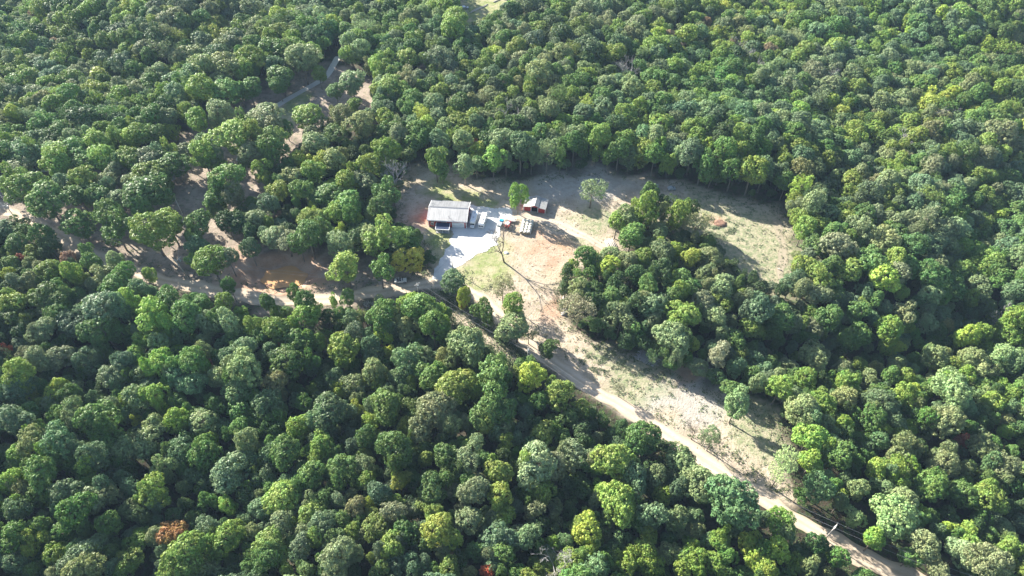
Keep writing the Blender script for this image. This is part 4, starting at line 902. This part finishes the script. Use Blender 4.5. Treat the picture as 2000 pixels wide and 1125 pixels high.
# ------------------------------------------------------------------ poles and wires
def pole(bx, by, H, label, rz=0, arm=True, lean=(0, 0)):
    x, y = gp(bx, by); g = hz(x, y); t = thing('utility_pole', label, 'utility pole', (x, y, g), rz, 'utility poles along the road')
    s = MB(); s.tube([(0, 0, -.5), (lean[0], lean[1], H)], [.17, .11], 10); s.build('shaft', M['pole'], t, smooth=True)
    if arm:
        a = MB(); a.box(-1.1, 1.1, -.06, .06, H-.75, H-.6); a.build('crossarm', M['pole'], t)
        for k in (-1, 0, 1): i = MB(); i.cyl((k, 0, H-.6), (k, 0, H-.42), .06, 8); i.build('insulator', M['grey'], t)
        q = MB(); q.cyl((.32, 0, H-2.2), (.32, 0, H-1.3), .22, 12); q.build('transformer', M['grey'], t)
    return Vector((x, y, g+H-.4))
P_E = pole(37, 436, 10, 'faint utility pole on the sunny road near the left edge', R(60))
P_A = pole(368, 543, 10.5, 'pale utility pole leaning beside the road left of the clay pit', R(70), True, (-1.0, .6))
P_B = pole(819, 585, 8.5, 'weathered utility pole in the shade below the white jeep', R(40))
P_G = pole(1030, 716, 10, 'utility pole hidden among trees where the cut strip meets the road', R(50))
P_H = pole(1312, 905, 10, 'utility pole between the trees on the lower side of the road', R(50))
P_D = pole(1610, 1054, 9.5, 'bright utility pole on the sunlit road at the lower right', R(50), True)
P_C = pole(884.5, 528, 8, 'thin service pole on the edge of the white gravel driveway', 0, False)
P_F = pole(359, 424, 9, 'thin pale pole in the shaded yard below the silver shelter', 0, False)
P_Z = Vector((120, 55, 10)); P_Y = Vector((-230, 232, 10))
def wires(a, b, label, n=2, r=.028):
    for k in range(n):
        off = Vector(((k-.5)*1.2, (k-.5)*1.2, 0)) if n > 1 else Vector((0, 0, 0)); pts = []
        for i in range(17): q = a.lerp(b, i/16)+off; q.z -= 1.3*4*(i/16)*(1-i/16); pts.append(q)
        o = MB(); o.tube(pts, r, 4); tag(o.build('power_line', M['wire']), '%s power line %s' % (('outer', 'inner')[k], label), 'power line', 'power lines')
wires(P_Y, P_E, 'running off the left edge above the road'); wires(P_E, P_A, 'over the sunny left stretch of road'); wires(P_A, P_B, 'passing the clay pit'); wires(P_B, P_G, 'over the cut grass strip'); wires(P_G, P_H, 'beside the middle of the right road')
wires(P_H, P_D, 'beside the lower right road'); wires(P_D, P_Z, 'running off the bottom right corner'); wires(P_B, P_C, 'linking the roadside to the driveway pole', 1); wires(P_A, P_F, 'linking the road to the shaded yard pole', 1)
# ------------------------------------------------------------------ logs, lumber, rocks, mound
def log_pile(name, label, cat, a, b, n, m, rad, seed, spread, layers=1, wob=.15, part='log'):
    pa, pb = Vector(gp(*a)+(0,)), Vector(gp(*b)+(0,)); d = (pb-pa); L = d.length; ang = math.atan2(d.y, d.x)
    rnd = random.Random(seed); t = thing(name, label, cat, (pa.x, pa.y, hz(pa.x, pa.y)), ang)
    for ly in range(layers):
        for k in range(n-ly*2):
            y = (k-(n-ly*2-1)/2)*spread+rnd.uniform(-.1, .1); z = rad+ly*rad*1.75; x0 = rnd.uniform(0, L*.15); x1 = L*rnd.uniform(.82, 1.05); r = rad*rnd.uniform(.7, 1.1)
            o = MB(); o.tube([(x0, y, z), ((x0+x1)/2, y+rnd.uniform(-wob, wob), z+.03), (x1, y+rnd.uniform(-wob, wob)*1.6, z)], [r, r*.9, r*.75], 8); o.build(part, m, t, smooth=True)
log_pile('log_pile', 'pile of bleached long logs on bare soil left of the grove', 'log pile', (1187, 468), (1203, 497), 7, M['logs'], .2, 3, .5, 2, .3)
log_pile('lumber_stack', 'stack of long bluish grey poles in shade at the grove edge', 'lumber', (1242, 689), (1288, 712), 11, M['lumber'], .13, 5, .42, 2, .08, 'pole')
log_pile('brush_pile', 'grey brush and split logs at the left tip of the grove', 'brush pile', (1098, 607), (1107, 578), 9, M['lumber'], .13, 9, .42, 2, .7, 'branch')
log_pile('fallen_log', 'short pale fallen log at the right end of the green field', 'log', (1517, 524), (1529, 531), 1, M['logs'], .26, 2, .3)
log_pile('leaning_poles', 'leaning pale poles lying low at the lower right of the green field', 'log', (1517, 562), (1524, 548), 2, M['logs'], .17, 7, .8, 1, .3)
log_pile('board_row', 'line of pale boards along the edge of the top clearing', 'boards', (916, 26), (954, 9), 2, M['board'], .28, 4, .6, 1, .1, 'board')
log_pile('fence_rail', 'long pale rail lying at the very top of the clearing', 'boards', (962, 6), (978, -3), 2, M['board'], .22, 6, .5, 1, .1, 'board')
def blob(name, label, cat, px, py, r, sq, m, seed, parent=None, zoff=0):
    x, y = gp(px, py); rnd = random.Random(seed); bm = bmesh.new(); bmesh.ops.create_icosphere(bm, subdivisions=3, radius=1)
    ph = [rnd.uniform(0, 6) for _ in range(6)]
    for v in bm.verts:
        c = v.co.copy(); k = 1+.16*math.sin(c.x*3+ph[0])*math.cos(c.y*3.3+ph[1])+.1*math.sin(c.z*6+ph[2]+c.x*4)+.06*math.sin(c.y*9+ph[3])
        v.co = Vector((c.x*k*r, c.y*k*r*.85, c.z*k*r*sq))
    me = bpy.data.meshes.new(name); bm.to_mesh(me); bm.free()
    o = link_mesh(name, me, m, parent); o.location = (x, y, hz(x, y)+zoff); 
    if not parent: tag(o, label, cat)
    return o
blob('clay_mound', 'low mound of red clay ringed by weeds in the green field', 'mound', 1407, 437, 2.5, .35, M['clay'], 5)
blob('boulder', 'dark angular boulder below the brush pile', 'rock', 1102, 613, 1.2, .7, M['rock'], 7)
blob('dirt_heap', 'small heap of red dirt beside the orange puddle', 'mound', 524, 552, 1.5, .5, M['clay'], 8)
blob('tree_stump', 'dark stump on bare soil near the white shelter roof', 'stump', 454, 319, .8, .8, M['rock'], 9)
blob('round_boulder', 'dark round boulder on pale ground left of the concrete driveway', 'rock', 377, 279, 1.1, .6, M['rock'], 10)
blob('tarp_bundle', 'pale bundle at the foot of the bare tree by the driveway', 'bundle', 989, 494, .8, .6, M['rvwhite'], 12)
def small_shelter(name, label, px, py, w, d, h, m, rz):
    x, y = gp(px, py); t = thing(name, label, 'shelter', (x, y, hz(x, y)), rz)
    r = MB(); r.prism([(-d/2-.2, h), (0, h+.55), (d/2+.2, h), (d/2+.2, h+.1), (0, h+.66), (-d/2-.2, h+.1)], -w/2-.2, w/2+.2, 'x'); r.build('roof', m, t)
    for sx in (-1, 1):
        for sy in (-1, 1): p = MB(); p.box(sx*w/2-.06, sx*w/2+.06, sy*d/2-.06, sy*d/2+.06, 0, h); p.build('post', M['steel'], t)
    b = MB(); b.box(-w/2+.1, w/2-.1, d/2-.3, d/2-.2, 0, h-.05); b.build('back_panel', M['rvgrey'], t)
small_shelter('garden_shelter', 'small shelter with a bright white roof near the left edge', 91, 338, 3.4, 2.8, 2.0, M['rvwhite'], R(12))
small_shelter('carport', 'silver roofed carport half hidden under a broad tree', 330, 362, 5, 4.5, 2.6, M['silver'], R(60))
small_shelter('canopy_shelter', 'little white roofed shelter between trees below the concrete driveway', 472, 318, 3.0, 1.8, 1.6, M['rvwhite'], R(-25))
def small_vehicle(name, label, px, py, rz, m, L=4.2):
    x, y = gp(px, py); t = thing(name, label, 'car', (x, y, hz(x, y)), rz)
    b = MB(); b.prism([(-L/2, .4), (L/2, .4), (L/2, .85), (L*.25, .95), (L*.08, 1.45), (-L*.3, 1.5), (-L*.46, 1.0), (-L/2, .95)], -.85, .85, 'y'); b.build('body', m, t, bevel=.06)
    g = MB(); g.add([(L*.26, -.7, .97), (L*.26, .7, .97), (L*.095, .7, 1.44), (L*.095, -.7, 1.44)], [(0, 1, 2, 3)]); g.v = [(a+.03, b_, c+.03) for a, b_, c in g.v]; g.build('windshield', M['glass'], t)
    for sx in (-L*.32, L*.32):
        for sy in (-.8, .8): wheel(t, sx, sy, .33, .2)
small_vehicle('parked_car', 'silver car parked at the edge of the top clearing', 908, 17, R(10), M['silver'])
small_vehicle('old_car', 'grey blue car in deep shade at the top edge of the field', 1281, 369, R(80), M['grey'], 4)
small_vehicle('old_car', 'small grey car in deep shade right of the grey blue car', 1311, 371, R(10), M['grey'], 3.2)
# ------------------------------------------------------------------ low weeds and shrubs over the clearings (ground cover)
def cover(name, label, cat, n, sampler, hmin, hmax, leafn, cols, seed):
    g = np.random.default_rng(seed); P = sampler(g, n); V = []; 
    z = height(P[:, 0], P[:, 1]); k = len(P)
    c = np.repeat(np.stack([P[:, 0], P[:, 1], z], -1), leafn, 0); hh = np.repeat(g.uniform(hmin, hmax, k), leafn)
    c[:, 0] += g.normal(0, 1, len(c))*hh*.8; c[:, 1] += g.normal(0, 1, len(c))*hh*.8; c[:, 2] += g.uniform(.1, 1, len(c))*hh
    nrm = g.normal(0, .6, c.shape); nrm[:, 2] += 1; nrm /= np.linalg.norm(nrm, axis=1)[:, None]
    u = np.cross(nrm, g.normal(size=c.shape)); u /= np.linalg.norm(u, axis=1)[:, None]; v = np.cross(nrm, u); s = (g.uniform(.10, .22, len(c))*(.6+hh))[:, None]
    q = np.stack([c-u*s, c-v*s*.7, c+u*s, c+v*s*.7], 1).reshape(-1, 3)
    me = bpy.data.meshes.new(name); me.from_pydata(q.tolist(), [], np.arange(len(q)).reshape(-1, 4).tolist())
    m = mat(name, cols, .8, 0, .35, .12); o = link_mesh(name, me, m); tag(o, label, cat, None, 'stuff')
def samp(regions, polys_ok=None):
    def f(g, n):
        out = []
        per = n//len(regions)
        for (px, py, r) in regions:
            c = gp(px, py); a = g.uniform(0, 6.283, per); d = np.sqrt(g.uniform(0, 1, per))*r*1.3
            out.append(np.stack([c[0]+np.cos(a)*d*1.2, c[1]+np.sin(a)*d], -1))
        P = np.concatenate(out); fld = np.sin(P[:, 0]*.9+np.sin(P[:, 1]*.7)*2)+np.sin(P[:, 1]*1.1+np.sin(P[:, 0]*.5)*2)
        keep = (fld > .1) & (sdist(wYARD, P[:, 0], P[:, 1]) < -1) & (dist_line(wROAD, P[:, 0], P[:, 1]) > 4) & (sdist(wDRIVE, P[:, 0], P[:, 1]) > 1)
        return P[keep]
    return f
cover('weeds', 'low green weeds spread over the fields', 'weeds', 5200, samp([(1440,480,24),(1490,520,18),(1390,425,12),(1230,740,10),(1290,700,9),(1480,830,12),(1405,448,5),(1180,690,6)]), .12, .4, 10, (.13, .17, .085), 3)
cover('dry_tufts', 'dry tan tufts and dead stalks on the bare ground', 'dry grass', 3600, samp([(1060,530,26),(1080,600,18),(1200,700,16),(1350,790,26),(1140,440,14),(1450,460,24)]), .08, .25, 8, (.24, .20, .12), 4)
def samp_edge(g, n):
    out = []
    for poly in (wYARD, wSTRIP, wROAD):
        m = len(poly); seg = g.integers(0, m-1, n//3); t = g.uniform(0, 1, n//3)[:, None]; p = poly[seg]*(1-t)+poly[seg+1]*t
        out.append(p+g.normal(0, 1.6, p.shape)+(0 if poly is not wROAD else np.sign(g.normal(0, 1, p.shape))*4.2))
    P = np.concatenate(out); return P[(dist_line(wROAD, P[:, 0], P[:, 1]) > 3.4) & (sdist(wDRIVE, P[:, 0], P[:, 1]) > .8)]
cover('undergrowth', 'leafy undergrowth along the forest edges and road verges', 'undergrowth', 3800, samp_edge, .2, .8, 12, (.085, .12, .045), 6)
# ------------------------------------------------------------------ air
def haze():
    o = MB(); o.box(-1500, 1500, -400, 2200, -45, 184); m = bpy.data.materials.new('haze'); m.use_nodes = True; nt = m.node_tree; nt.nodes.clear()
    out = nt.nodes.new('ShaderNodeOutputMaterial'); v = nt.nodes.new('ShaderNodeVolumePrincipled')
    v.inputs['Color'].default_value = (.50, .72, 1, 1); v.inputs['Density'].default_value = .00008; v.inputs['Anisotropy'].default_value = 0
    nt.links.new(v.outputs[0], out.inputs['Volume']); tag(o.build('haze', m), kind='stuff')
haze()
